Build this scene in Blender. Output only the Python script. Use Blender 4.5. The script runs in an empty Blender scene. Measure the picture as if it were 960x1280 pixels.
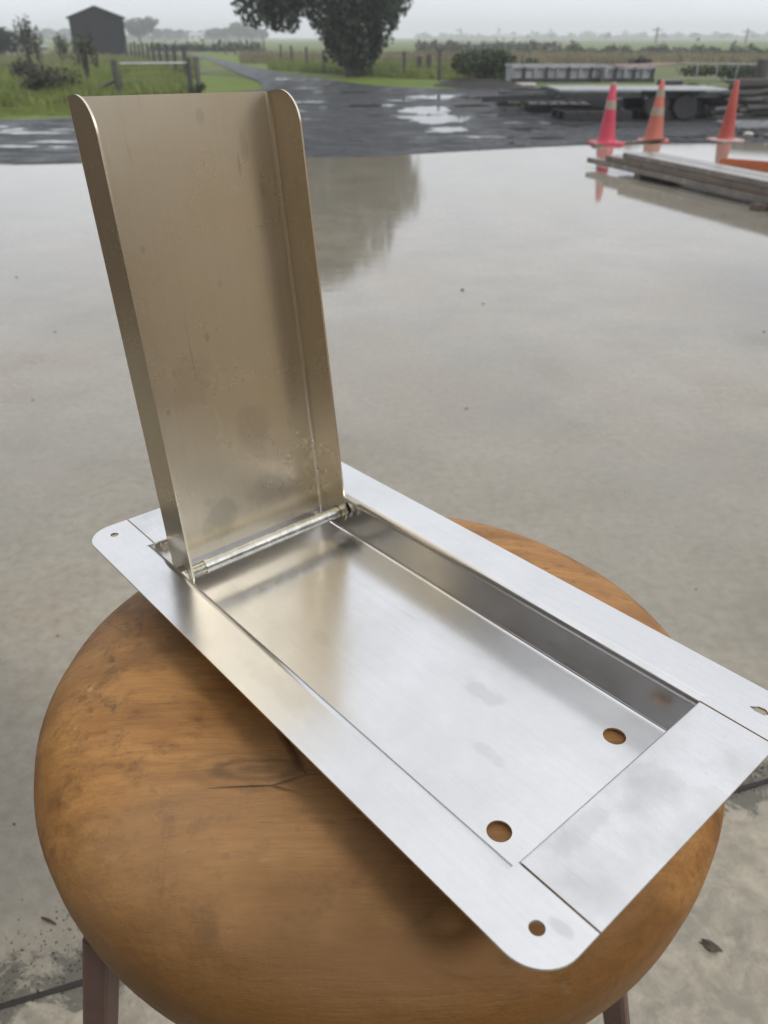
import bpy, math, random
import numpy as np
from mathutils import Vector, Matrix
from mathutils import noise as mn
from mathutils.geometry import delaunay_2d_cdt

SC = bpy.context.scene
COL = SC.collection
R_ = math.radians

# ------------------------------------------------------------------ camera
CAM_H, PITCH, FPX = 1.1, R_(31.5), 969.0        # eye height, downward pitch, focal length in photo pixels
cam_d = bpy.data.cameras.new('camera')
cam = bpy.data.objects.new('camera', cam_d); COL.objects.link(cam)
cam.location = (0, 0, CAM_H)
cam.rotation_euler = (math.pi/2 - PITCH, 0, 0)
cam_d.sensor_fit = 'VERTICAL'; cam_d.sensor_height = 34.6; cam_d.sensor_width = 25.95
cam_d.lens = FPX/1280*34.6
cam_d.clip_start = 0.02; cam_d.clip_end = 6000
cam_d.dof.use_dof = True; cam_d.dof.focus_distance = 0.43; cam_d.dof.aperture_fstop = 13
SC.camera = cam

# ------------------------------------------------------------------ world and sun (overcast, rain in the air)
SUN_AZ = R_(-43)                 # direction towards the bright part of the sky, from +X
SUN_EL = R_(45)
world = bpy.data.worlds.new('World'); SC.world = world; world.use_nodes = True
wn, wl = world.node_tree.nodes, world.node_tree.links
wn.clear()
wo = wn.new('ShaderNodeOutputWorld'); bg = wn.new('ShaderNodeBackground'); bg.inputs['Strength'].default_value = 0.10
sky = wn.new('ShaderNodeTexSky'); sky.sky_type = 'NISHITA'; sky.sun_disc = False
sky.sun_elevation = SUN_EL; sky.sun_rotation = math.pi/2 - SUN_AZ
tc = wn.new('ShaderNodeTexCoord'); sep = wn.new('ShaderNodeSeparateXYZ'); wl.new(tc.outputs['Generated'], sep.inputs[0])
grad = wn.new('ShaderNodeValToRGB')             # overcast sky: brighter overhead than at the horizon
grad.color_ramp.elements[0].position = 0.0; grad.color_ramp.elements[0].color = (0.82, 0.855, 0.925, 1)
grad.color_ramp.elements[1].position = 1.0; grad.color_ramp.elements[1].color = (.94, .955, .985, 1)
wl.new(sep.outputs['Z'], grad.inputs['Fac'])
nz = wn.new('ShaderNodeTexNoise'); nz.inputs['Scale'].default_value = 2.2; nz.inputs['Detail'].default_value = 4
mp = wn.new('ShaderNodeMapping'); mp.inputs['Scale'].default_value = (1, 1, 2.5)
wl.new(tc.outputs['Generated'], mp.inputs['Vector']); wl.new(mp.outputs[0], nz.inputs['Vector'])
mr = wn.new('ShaderNodeMapRange'); mr.inputs['From Min'].default_value = .3; mr.inputs['From Max'].default_value = .7
mr.inputs['To Min'].default_value = 0.88*12.2; mr.inputs['To Max'].default_value = 1.12*12.2
wl.new(nz.outputs['Fac'], mr.inputs['Value'])
mul = wn.new('ShaderNodeVectorMath'); mul.operation = 'SCALE'
wl.new(grad.outputs['Color'], mul.inputs[0]); wl.new(mr.outputs[0], mul.inputs['Scale'])
mx = wn.new('ShaderNodeMix'); mx.data_type = 'RGBA'; mx.inputs['Factor'].default_value = 0.93
wl.new(sky.outputs[0], mx.inputs['A']); wl.new(mul.outputs[0], mx.inputs['B'])
wl.new(mx.outputs['Result'], bg.inputs['Color']); wl.new(bg.outputs[0], wo.inputs['Surface'])

sun_d = bpy.data.lights.new('sun', 'SUN'); sun_d.energy = 1.5; sun_d.angle = R_(10); sun_d.color = (1.0, .96, .9)
sun = bpy.data.objects.new('sun', sun_d); COL.objects.link(sun)
sdir = Vector((math.cos(SUN_AZ)*math.cos(SUN_EL), math.sin(SUN_AZ)*math.cos(SUN_EL), math.sin(SUN_EL)))
sun.rotation_euler = sdir.to_track_quat('Z', 'Y').to_euler(); sun.location = (3, -2, 6)

SC.render.engine = 'CYCLES'
SC.cycles.use_denoising = True
SC.cycles.volume_bounces = 2; SC.cycles.max_bounces = 8
SC.cycles.use_adaptive_sampling = True; SC.cycles.adaptive_threshold = 0.015
SC.view_settings.view_transform = 'Standard'; SC.view_settings.look = 'None'
SC.view_settings.exposure = 0.0; SC.view_settings.gamma = 1.0

# ------------------------------------------------------------------ helpers
def ray(px, py):
    a, b = (px-480)/FPX, (640-py)/FPX
    s, c = math.sin(PITCH), math.cos(PITCH)
    return Vector((a, b*s + c, b*c - s))
def G(px, py, z=0.0):                            # a photo pixel to the place on the level z
    d = ray(px, py); t = (z-CAM_H)/d.z
    return Vector((d.x*t, d.y*t, z))
def AT(px, py, Y):                               # a photo pixel to the point at forward distance Y
    d = ray(px, py); t = Y/d.y
    return Vector((d.x*t, Y, CAM_H + d.z*t))

def tag(o, label=None, cat=None, group=None, kind=None):
    if label: o['label'] = label
    if cat: o['category'] = cat
    if group: o['group'] = group
    if kind: o['kind'] = kind
    return o
def empty(name, loc, label, cat, group=None, rz=0):
    o = bpy.data.objects.new(name, None); COL.objects.link(o); o.location = loc; o.rotation_euler = (0, 0, rz)
    o.empty_display_size = .1
    return tag(o, label, cat, group)
def copy_tree(o, parent=None):
    c = o.copy(); COL.objects.link(c); c.parent = parent
    for ch in o.children: copy_tree(ch, c)
    return c

class MB:
    def __init__(s): s.v = []; s.f = []
    def add(s, vs, fs):
        n = len(s.v); s.v += [tuple(p) for p in vs]; s.f += [tuple(i+n for i in f) for f in fs]; return s
    def box(s, c, d, M=None):
        x, y, z = d[0]/2, d[1]/2, d[2]/2
        vs = [Vector((a*x, b*y, e*z)) for a in (-1, 1) for b in (-1, 1) for e in (-1, 1)]
        if M is not None: vs = [M @ p for p in vs]
        vs = [p+Vector(c) for p in vs]
        return s.add(vs, [(0, 1, 3, 2), (4, 6, 7, 5), (0, 4, 5, 1), (2, 3, 7, 6), (0, 2, 6, 4), (1, 5, 7, 3)])
    def beam(s, a, b, w, h, up=(0, 0, 1)):
        a, b = Vector(a), Vector(b); d = (b-a); L = d.length; d.normalize()
        x = d.cross(Vector(up)).normalized(); z = x.cross(d)
        M = Matrix((x, d, z)).transposed()
        return s.box((a+b)/2, (w, L, h), M)
    def tube(s, pts, r, n=10, caps=True):
        pts = [Vector(p) for p in pts]; rs = r if isinstance(r, (list, tuple)) else [r]*len(pts)
        vs, fs = [], []; ref = None
        for i, p in enumerate(pts):
            d = (pts[min(i+1, len(pts)-1)]-pts[max(i-1, 0)]).normalized()
            if ref is None:
                ref = d.cross(Vector((0, 0, 1))) if abs(d.z) < .9 else d.cross(Vector((1, 0, 0)))
            ref = (ref - d*ref.dot(d)).normalized(); q = d.cross(ref)
            for k in range(n):
                a = 2*math.pi*k/n; vs.append(p+(ref*math.cos(a)+q*math.sin(a))*rs[i])
        for i in range(len(pts)-1):
            for k in range(n):
                fs.append((i*n+k, i*n+(k+1) % n, (i+1)*n+(k+1) % n, (i+1)*n+k))
        if caps: fs.append(tuple(range(n-1, -1, -1))); fs.append(tuple((len(pts)-1)*n+k for k in range(n)))
        return s.add(vs, fs)
    def lathe(s, prof, n=32, c=(0, 0, 0)):
        vs, fs = [], []; c = Vector(c)
        for r, z in prof:
            for k in range(n):
                a = 2*math.pi*k/n; vs.append(c+Vector((r*math.cos(a), r*math.sin(a), z)))
        m = len(prof)
        for i in range(m-1):
            for k in range(n):
                fs.append((i*n+k, i*n+(k+1) % n, (i+1)*n+(k+1) % n, (i+1)*n+k))
        fs.append(tuple(range(n-1, -1, -1))); fs.append(tuple((m-1)*n+k for k in range(n)))
        return s.add(vs, fs)
    def build(s, name, mat, parent=None, smooth=False, bevel=0, loc=None, segs=2):
        me = bpy.data.meshes.new(name); me.from_pydata(s.v, [], s.f); me.update()
        if mat: me.materials.append(mat)
        if smooth:
            me.polygons.foreach_set('use_smooth', [True]*len(me.polygons))
            me.set_sharp_from_angle(angle=R_(40))
        o = bpy.data.objects.new(name, me); COL.objects.link(o)
        if parent: o.parent = parent
        if loc is not None: o.location = loc
        if bevel:
            m = o.modifiers.new('bevel', 'BEVEL'); m.width = bevel; m.segments = segs; m.limit_method = 'ANGLE'
        return o

def np_mesh(name, V, F, mat, parent=None, loc=None):
    me = bpy.data.meshes.new(name); me.from_pydata(V.tolist(), [], F.tolist()); me.update()
    me.materials.append(mat)
    o = bpy.data.objects.new(name, me); COL.objects.link(o)
    if parent: o.parent = parent
    if loc is not None: o.location = loc
    return o

# ------------------------------------------------------------------ materials
class N:
    def __init__(s, name):
        s.m = bpy.data.materials.new(name); s.m.use_nodes = True; s.t = s.m.node_tree; s.t.nodes.clear()
        s.out = s.t.nodes.new('ShaderNodeOutputMaterial'); s.b = s.t.nodes.new('ShaderNodeBsdfPrincipled')
        s.t.links.new(s.b.outputs[0], s.out.inputs['Surface'])
        s.c = s.t.nodes.new('ShaderNodeTexCoord').outputs['Object']
    def new(s, t): return s.t.nodes.new(t)
    def link(s, a, b): s.t.links.new(a, b)
    def inp(s, sock, v):
        if hasattr(v, 'node'): s.link(v, sock)
        else: sock.default_value = v
    def map(s, scale=(1, 1, 1), rot=(0, 0, 0), loc=(0, 0, 0), vec=None):
        n = s.new('ShaderNodeMapping'); s.link(vec or s.c, n.inputs['Vector'])
        n.inputs['Scale'].default_value = scale; n.inputs['Rotation'].default_value = rot; n.inputs['Location'].default_value = loc
        return n.outputs[0]
    def noise(s, scale, detail=4, rough=.5, vec=None, dist=0):
        n = s.new('ShaderNodeTexNoise'); s.link(vec or s.c, n.inputs['Vector'])
        n.inputs['Scale'].default_value = scale; n.inputs['Detail'].default_value = detail
        n.inputs['Roughness'].default_value = rough; n.inputs['Distortion'].default_value = dist
        return n.outputs['Fac']
    def voro(s, scale, vec=None, feature='F1'):
        n = s.new('ShaderNodeTexVoronoi'); s.link(vec or s.c, n.inputs['Vector']); n.inputs['Scale'].default_value = scale
        n.feature = feature
        return n.outputs['Distance']
    def rng(s, v, a, b, c=0., d=1., smooth=False):
        n = s.new('ShaderNodeMapRange'); s.link(v, n.inputs['Value'])
        if smooth: n.interpolation_type = 'SMOOTHSTEP'
        for k, x in zip(('From Min', 'From Max', 'To Min', 'To Max'), (a, b, c, d)): n.inputs[k].default_value = x
        return n.outputs[0]
    def mix(s, f, a, b, blend='MIX'):
        n = s.new('ShaderNodeMix'); n.data_type = 'RGBA'; n.blend_type = blend
        s.inp(n.inputs['Factor'], f)
        for k, v in (('A', a), ('B', b)):
            if isinstance(v, tuple): n.inputs[k].default_value = (*v, 1) if len(v) == 3 else v
            else: s.link(v, n.inputs[k])
        return n.outputs['Result']
    def math(s, op, a, b=0.):
        n = s.new('ShaderNodeMath'); n.operation = op; s.inp(n.inputs[0], a); s.inp(n.inputs[1], b); return n.outputs[0]
    def ramp(s, v, stops):
        n = s.new('ShaderNodeValToRGB'); s.link(v, n.inputs[0]); e = n.color_ramp.elements
        while len(e) < len(stops): e.new(.5)
        for el, (p, c) in zip(e, stops): el.position = p; el.color = (*c, 1)
        return n.outputs[0]
    def bump(s, h, strength=.3, dist=.01, prev=None):
        n = s.new('ShaderNodeBump'); s.link(h, n.inputs['Height']); n.inputs['Strength'].default_value = strength
        n.inputs['Distance'].default_value = dist
        if prev: s.link(prev, n.inputs['Normal'])
        return n.outputs[0]
    def set(s, **k):
        for a, v in k.items():
            a = {'col': 'Base Color', 'rough': 'Roughness', 'metal': 'Metallic', 'ior': 'IOR', 'normal': 'Normal', 'spec': 'Specular IOR Level',
                 'coat': 'Coat Weight', 'coatr': 'Coat Roughness', 'aniso': 'Anisotropic'}[a]
            if isinstance(v, tuple) and len(v) == 3: v = (*v, 1)
            s.inp(s.b.inputs[a], v)
        return s.m
def plain(name, col, rough=.6, metal=0., var=.25, scale=8, bump=0.):
    n = N(name); f = n.noise(scale, 5, .6)
    lo = tuple(c*(1-var) for c in col); hi = tuple(min(1, c*(1+var)) for c in col)
    c = n.mix(n.rng(f, .3, .7), lo, hi)
    m = n.set(col=c, rough=n.rng(f, .3, .7, max(.02, rough-.08), min(1, rough+.08)), metal=metal)
    if bump: n.set(normal=n.bump(f, bump, .01))
    return m

def steel(name, col, r0, r1, smudge=.35, scale=18, clouds=()):
    n = N(name)
    a = n.noise(scale, 6, .6); b = n.noise(scale*.3, 3, .5); fine = n.noise(scale*14, 3, .6)
    colr = n.mix(n.rng(a, .42, .75, 0, smudge), col, tuple(x*.60 for x in col))
    colr = n.mix(n.rng(b, .35, .70, 0, smudge*.6), colr, tuple(x*.74 for x in col))
    colr = n.mix(n.rng(fine, .3, .8, 0, .10), colr, tuple(x*.7 for x in col))
    # faint rolling streaks and a few scratches along the sheet
    ln = n.noise(1.0, 3, .6, vec=n.map(scale=(9, 420, 420))); colr = n.mix(n.rng(ln, .45, .75, 0, .09), colr, tuple(x*.6 for x in col))
    sc = n.noise(1.0, 2, .6, vec=n.map(scale=(14, 300, 300), rot=(0, 0, R_(37)))); colr = n.mix(n.math('MULTIPLY', n.rng(sc, .70, .76), .30), colr, tuple(x*.4 for x in col))
    for (x, y, rx, ry, k) in clouds:              # handling marks and scuffs
        d = n.new('ShaderNodeVectorMath'); d.operation = 'DISTANCE'; n.link(n.map(scale=(1/rx, 1/ry, 0)), d.inputs[0]); d.inputs[1].default_value = (x/rx, y/ry, 0)
        dd = n.math('ADD', d.outputs['Value'], n.rng(n.noise(60, 4, .6), .3, .7, -.45, .45))
        colr = n.mix(n.rng(dd, 1.2, .5, 0, k, True), colr, tuple(x*.45 for x in col))
    rr = n.rng(a, .35, .65, r0, r1)
    return n.set(col=colr, rough=rr, metal=1.0)

M = {}
M['steel'] = steel('stainless_steel', (.76, .755, .75), .18, .27, .26, 20, ((.255, .115, .014, .006, .22), (.285, .085, .010, .004, .16), (.095, .018, .020, .006, .14), (.20, .015, .03, .006, .12), (.375, .022, .006, .003, .3), (.16, .075, .010, .005, .12)))
M['end_steel'] = steel('handled_stainless_steel', (.76, .755, .75), .22, .38, .55, 34, ((.362, .10, .012, .018, .22), (.355, .06, .006, .016, .2)))
M['lid_steel'] = steel('lid_stainless_steel', (.80, .725, .585), .25, .32, .24, 13, ((.022, .077, .016, .015, .40), (.075, .112, .022, .014, .20), (.030, .120, .014, .02, .22), (.115, .075, .02, .014, .14), (.245, .136, .009, .0030, .22), (.222, .145, .006, .0022, .22), (.262, .110, .004, .003, .25), (.235, .131, .006, .0012, .35), (.195, .060, .003, .002, .25), (.14, .09, .003, .002, .3), (.10, .055, .0025, .0018, .3), (.17, .105, .003, .003, .2)))  # warm base tint puts the tan reflection into the lid's colour
n = N('zinc_plated_bolt'); f = n.noise(90, 4, .6)
M['zinc'] = n.set(col=n.mix(n.rng(f, .35, .65), (.55, .55, .50), (.74, .73, .68)), rough=n.rng(f, .3, .7, .15, .35), metal=1.0, normal=n.bump(n.noise(500, 2), .15, .0005))

# carved wood of the stool
n = N('stool_wood')
g1 = n.map(scale=(2.2, 26, 26)); dist = n.noise(6, 3, .5)
vv = n.new('ShaderNodeVectorMath'); vv.operation = 'ADD'; n.link(g1, vv.inputs[0])
dv = n.new('ShaderNodeVectorMath'); dv.operation = 'SCALE'; n.link(n.rng(dist, 0, 1, -1, 1), dv.inputs[0]); dv.inputs['Scale'].default_value = .9
n.link(dv.outputs[0], vv.inputs[1])
grain = n.noise(1.6, 8, .62, vec=vv.outputs[0]); fine = n.noise(9, 8, .75, vec=n.map(scale=(2.2, 34, 34)))
pore = n.noise(1.0, 3, .6, vec=n.map(scale=(45, 900, 900)))
colr = n.ramp(grain, [(.25, (.19, .078, .019)), (.43, (.36, .168, .046)), (.58, (.46, .230, .068)), (.78, (.53, .285, .095))])
colr = n.mix(n.rng(fine, .42, .70, 0, .42), colr, (.13, .060, .024))
colr = n.mix(n.rng(pore, .60, .72, 0, .45), colr, (.09, .042, .018))
speck = n.math('MULTIPLY', n.rng(n.voro(60), .16, .07), n.rng(n.noise(9, 3), .50, .58)); colr = n.mix(n.math('MULTIPLY', speck, .55), colr, (.07, .035, .015))
# knot with rings
kd = n.new('ShaderNodeVectorMath'); kd.operation = 'DISTANCE'
kw = n.map(scale=(.48, 1.3, 1), vec=n.c, loc=(0, 0, 0)); n.link(kw, kd.inputs[0]); kd.inputs[1].default_value = (-.060*.48, -.090*1.3, 0)
kdist = n.math('ADD', kd.outputs['Value'], n.rng(n.noise(40, 4, .6), 0, 1, -.006, .006))
ring = n.new('ShaderNodeMath'); ring.operation = 'SINE'; n.link(n.math('MULTIPLY', kdist, 900.), ring.inputs[0])
knot = n.rng(kdist, .020, .006, 0, 1, True)
colr = n.mix(n.math('MULTIPLY', knot, n.rng(ring.outputs[0], -1, 1, .25, .8)), colr, (.07, .032, .012))
# bruises and grime
st = n.noise(7, 7, .65, dist=.5); colr = n.mix(n.rng(st, .48, .68, 0, .62, True), colr, (.12, .058, .018))
st2 = n.noise(15, 7, .68, dist=.8); colr = n.mix(n.rng(st2, .56, .66, 0, .7, True), colr, (.085, .046, .018))
fs_ = n.noise(55, 6, .75); colr = n.mix(n.rng(fs_, .54, .68, 0, .55), colr, (.12, .058, .022)); colr = n.mix(n.rng(n.noise(70, 3, .6, vec=n.map(loc=(1, 2, 3))), .70, .76, 0, .45), colr, (.55, .42, .26))
st3 = n.noise(4.3, 3, .5, vec=n.map(loc=(3.1, 1.7, .4))); colr = n.mix(n.rng(st3, .48, .66, 0, .42, True), colr, (.30, .185, .10))
# dark weathering towards one side of the rim
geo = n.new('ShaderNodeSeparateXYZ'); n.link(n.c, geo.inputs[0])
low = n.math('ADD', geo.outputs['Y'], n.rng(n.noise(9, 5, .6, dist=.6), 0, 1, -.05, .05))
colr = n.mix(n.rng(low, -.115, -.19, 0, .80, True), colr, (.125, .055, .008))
# cracks
ck = n.voro(9, vec=n.map(scale=(.35, 1.6, 1.2)), feature='DISTANCE_TO_EDGE')
ckd = n.math('MULTIPLY', n.rng(ck, .012, .0), n.rng(n.noise(5, 2), .56, .62)); colr = n.mix(ckd, colr, (.03, .014, .006))
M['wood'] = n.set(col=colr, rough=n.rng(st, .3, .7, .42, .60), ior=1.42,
                  normal=n.bump(n.math('SUBTRACT', fine, n.math('MULTIPLY', ckd, 2.)), .5, .0015, n.bump(fs_, .35, .002)))
M['leg_paint'] = plain('red_brown_leg_paint', (.115, .060, .052), .42, 0, .3, 30, .1)

# wet concrete
def concrete(name, near=True):
    n = N(name)
    pos = n.new('ShaderNodeSeparateXYZ'); n.link(n.c, pos.inputs[0]); Y = pos.outputs['Y']
    big = n.noise(.55, 6, .55); mid = n.noise(2.6, 7, .6); fine = n.noise(38, 5, .65); grit = n.noise(160, 3, .6)
    c = n.ramp(mid, [(.3, (.225, .200, .152)), (.5, (.300, .268, .205)), (.72, (.37, .332, .258))])
    c = n.mix(n.rng(big, .42, .66, 0, .6, True), c, (.225, .212, .180))
    c = n.mix(n.rng(n.noise(1.1, 6, .62, vec=n.map(loc=(5, 2, 0))), .47, .68, 0, .6, True), c, (.30, .240, .160))
    c = n.mix(n.rng(fine, .35, .7, 0, .55), c, (.18, .16, .12))
    if near:
        rg = n.noise(16, 8, .75, dist=.4); c = n.mix(n.rng(rg, .44, .62, 0, .6), c, (.46, .41, .31)); c = n.mix(n.rng(n.noise(9, 6, .7), .58, .70, 0, .6), c, (.12, .115, .08))
    pits = n.math('MULTIPLY', n.rng(n.voro(26), .11, .05), n.rng(n.noise(6, 2), .52, .6)); c = n.mix(n.math('MULTIPLY', pits, .55), c, (.09, .08, .065))
    px_ = n.math('ADD', n.math('MULTIPLY', pos.outputs['X'], -.2977), n.math('MULTIPLY', Y, .9547))      # distance from the joint
    jd_ = n.math('SUBTRACT', px_, -.511*-.2977+.536*.9547); jd_ = n.math('ABSOLUTE', jd_)
    gr = n.math('ADD', jd_, n.rng(n.noise(8, 8, .75, dist=.5), .3, .7, .070, -.120)); c = n.mix(n.rng(gr, .026, -.006, 0, .85, True), c, (.060, .055, .035))
    # depth of standing water: puddle far out, damp film close to
    film = n.math('ADD', n.math('MULTIPLY', Y, .55), n.rng(big, .3, .7, -.75, .75)); film = n.math('ADD', film, n.rng(mid, .3, .7, -.3, .3))
    wet = n.rng(film, .55, 1.9, 0, 1, True)
    r = n.math('ADD', n.math('MULTIPLY', n.math('SUBTRACT', 1., wet), n.rng(fine, .3, .7, .26, .50)), n.rng(n.noise(1.1, 4), .3, .7, .035, .075))
    c = n.mix(n.math('MULTIPLY', wet, .25), c, (.19, .178, .15))
    h = n.math('MULTIPLY', n.math('ADD', n.math('MULTIPLY', fine, .7), n.math('MULTIPLY', grit, .3)), n.math('SUBTRACT', 1.02, wet))
    nm = n.bump(h, .55 if near else .4, .006)
    rip = n.noise(9, 3, .5, vec=n.map(scale=(.5, 1.6, 1))); nm = n.bump(rip, .07, .006, nm); nm = n.bump(n.noise(30, 3, .6, vec=n.map(scale=(.35, 1.3, 1))), .035, .003, nm)
    crk = n.voro(.55, vec=n.map(loc=(.3, .2, 0)), feature='DISTANCE_TO_EDGE')
    return n.set(col=c, rough=r, ior=1.68, normal=nm)
M['concrete'] = concrete('wet_concrete', False); M['concrete_near'] = concrete('rough_concrete')

# wet gravel with puddles
n = N('wet_gravel')
big = n.noise(.8, 7, .62, vec=n.map(scale=(.6, 1.1, 1), rot=(0, 0, R_(20)))); st = n.voro(22); st2 = n.voro(50); fn = n.noise(9, 8, .75, vec=n.map(scale=(.6, 1.4, 1)))
und = n.noise(2.4, 6, .65, vec=n.map(scale=(.7, 1.2, 1)))
c = n.ramp(fn, [(.32, (.016, .019, .022)), (.5, (.042, .047, .052)), (.70, (.105, .112, .118))])
c = n.mix(n.rng(n.noise(.9, 5), .55, .7, 0, .5), c, (.075, .068, .055))
lvl = n.math('ADD', n.math('MULTIPLY', big, .62), n.math('MULTIPLY', und, .38)); lvl = n.math('ADD', lvl, n.rng(fn, .3, .7, -.035, .035))
pud = n.rng(lvl, .555, .59, 0, 1, True); damp = n.rng(und, .40, .62, .62, .20)
M['gravel'] = n.set(col=n.mix(pud, c, (.05, .05, .045)), rough=n.math('ADD', n.math('MULTIPLY', damp, n.math('SUBTRACT', 1., pud)), .05), ior=1.4,
                    normal=n.bump(n.math('MULTIPLY', n.math('ADD', st, n.math('ADD', n.math('MULTIPLY', st2, .5), n.math('MULTIPLY', fn, 2.))), n.math('SUBTRACT', 1.0, pud)), 1.0, .05))
n = N('puddle_water'); M['puddle'] = n.set(col=(.045, .045, .042), rough=n.rng(n.noise(3, 4), .4, .65, .02, .12), ior=1.6, normal=n.bump(n.noise(7, 3, .5, vec=n.map(scale=(.5, 1.5, 1))), .05, .01))
# pasture
n = N('pasture')
pos = n.new('ShaderNodeSeparateXYZ'); n.link(n.c, pos.inputs[0])
a = n.noise(.5, 8, .65); b = n.noise(.045, 5, .55, vec=n.map(scale=(.25, 1, 1))); fn = n.noise(6, 5, .7)
c = n.ramp(a, [(.3, (.065, .100, .020)), (.5, (.130, .180, .036)), (.7, (.195, .235, .060))])
c = n.mix(n.rng(b, .45, .62, 0, .75, True), c, (.15, .145, .075))
c = n.mix(n.rng(fn, .4, .7, 0, .5), c, (.035, .055, .016))
M['pasture'] = n.set(col=c, rough=.8, spec=.2, normal=n.bump(fn, 1.0, .08))
n = N('mown_verge'); a = n.noise(1.2, 6, .6); fn = n.noise(30, 4, .7)
c = n.mix(n.rng(a, .3, .7), (.105, .150, .020), (.165, .22, .036)); c = n.mix(n.rng(fn, .4, .7, 0, .5), c, (.05, .085, .015))
M['verge'] = n.set(col=c, rough=.75, spec=.2, normal=n.bump(fn, .8, .03))
def leafmat(name, lo, hi, sc=1.5):
    n = N(name); a = n.noise(sc, 4, .6); b = n.noise(sc*9, 2)
    c = n.mix(n.rng(a, .35, .65), lo, hi); c = n.mix(n.rng(b, .3, .7, 0, .5), c, tuple(x*.6 for x in lo))
    return n.set(col=c, rough=.55, spec=.3)
M['leaf_dark'] = leafmat('dark_foliage', (.022, .034, .018), (.050, .068, .030))
M['leaf_mid'] = leafmat('bush_foliage', (.035, .055, .022), (.075, .10, .040), 2.5)
M['leaf_grey'] = leafmat('weedy_foliage', (.055, .058, .030), (.095, .10, .055), 3)
M['leaf_far'] = leafmat('far_foliage', (.030, .042, .022), (.060, .075, .035), .15)
M['grass'] = leafmat('grass_blades', (.120, .160, .030), (.25, .29, .080), .5)
M['dry_grass'] = leafmat('dry_grass_blades', (.16, .14, .075), (.26, .23, .13), .5)
M['bark'] = plain('bark', (.038, .032, .026), .85, 0, .4, 6, .4)
M['post'] = plain('weathered_post', (.095, .085, .072), .75, 0, .4, 9, .3)
M['dark_post'] = plain('dark_wet_post', (.055, .052, .048), .6, 0, .35, 9, .3)
M['galv'] = plain('galvanised_steel', (.42, .43, .44), .42, .7, .2, 7)
M['galv_dull'] = plain('dull_galvanised_sheet', (.30, .31, .31), .5, .35, .3, 5)
M['shed'] = plain('dark_shed_cladding', (.012, .014, .018), .9, 0, .15, .6)
M['shed_roof'] = plain('dark_shed_roof', (.020, .023, .028), .7, 0, .15, .6)
M['black'] = plain('black_rubber', (.018, .018, .019), .6, 0, .3, 12)
M['dark_steel'] = plain('dark_painted_steel', (.045, .048, .05), .45, .2, .3, 6)
M['soil'] = plain('dark_soil', (.026, .023, .021), .75, 0, .4, 3, .8)
M['rust'] = plain('orange_primer_steel', (.42, .12, .045), .4, 0, .25, 5)
M['wetplank'] = plain('wet_grey_timber', (.155, .135, .112), .22, 0, .4, 5, .25)
M['brownplank'] = plain('wet_brown_timber', (.115, .085, .062), .3, 0, .35, 5, .25)
M['cone_pink'] = plain('pink_red_cone_plastic', (.44, .032, .065), .4, 0, .1, 5)
M['cone_orange'] = plain('faded_orange_cone_plastic', (.42, .105, .065), .5, 0, .12, 5)
M['cone_red'] = plain('red_orange_cone_plastic', (.34, .045, .026), .4, 0, .1, 5)
M['collar'] = plain('reflective_collar', (.27, .23, .17), .4, 0, .15, 14)
M['conebase'] = plain('dirty_cone_base', (.42, .30, .27), .5, 0, .3, 14)
M['stone'] = plain('pebble', (.13, .115, .095), .5, 0, .4, 60)
M['stick'] = plain('dead_stick', (.06, .045, .032), .6, 0, .4, 60)
M['pale'] = plain('pale_wall', (.55, .50, .46), .7, 0, .1, .5)
M['moss'] = leafmat('moss', (.030, .030, .012), (.075, .068, .035), 25)
M['dark_clad'] = plain('dark_brown_cladding', (.115, .090, .066), .6, 0, .15, .8)  # wall tones of the added buildings, picked for the steel's reflections
M['mid_clad'] = plain('brown_cladding', (.27, .215, .155), .7, 0, .12, .8)
M['tan_clad'] = plain('tan_cladding', (.80, .655, .475), .7, 0, .12, .8)

# ================================================================== SETTING
def sheet(name, pts, z, mat, th=None):
    mb = MB(); n_ = len(pts); top = [(p[0], p[1], z) for p in pts]
    if th:
        mb.add(top+[(p[0], p[1], z-th) for p in pts], [tuple(range(n_)), tuple(range(2*n_-1, n_-1, -1))]+[(i, i+n_, (i+1) % n_+n_, (i+1) % n_) for i in range(n_)])
    else: mb.add(top, [tuple(range(n_))])
    return tag(mb.build(name, mat), kind='structure')
S = 1200
sheet('ground', [(-S, -S), (S, -S), (S, S), (-S, S)], -.06, M['pasture'])
# gravel yard, driveway and mown verge
gravel = [(-40, 5), (-40, 12.2), G(-60, 147)[:2], G(0, 147)[:2], G(110, 143)[:2], G(200, 131)[:2], G(250, 122)[:2], G(300, 112)[:2], G(330, 109)[:2], G(322, 99)[:2], G(300, 91)[:2], G(275, 80)[:2], G(258, 72.5)[:2], G(225, 69)[:2], G(180, 66.2)[:2], G(100, 63)[:2],
          G(100, 61.6)[:2], G(190, 64)[:2], G(238, 66.5)[:2], G(262, 70.5)[:2], G(300, 79)[:2], G(345, 88)[:2], G(395, 96)[:2], G(450, 103)[:2], G(500, 107)[:2], G(560, 109)[:2], G(640, 107)[:2], G(760, 106)[:2], G(980, 106)[:2], (60, 23), (60, 5)]
sheet('gravel_yard', [tuple(p) for p in gravel], -.035, M['gravel'])
def band(px_low, px_high, name, mat, z):
    sheet(name, [G(*p)[:2] for p in px_low]+[G(*p)[:2] for p in reversed(px_high)], z, mat)
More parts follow.
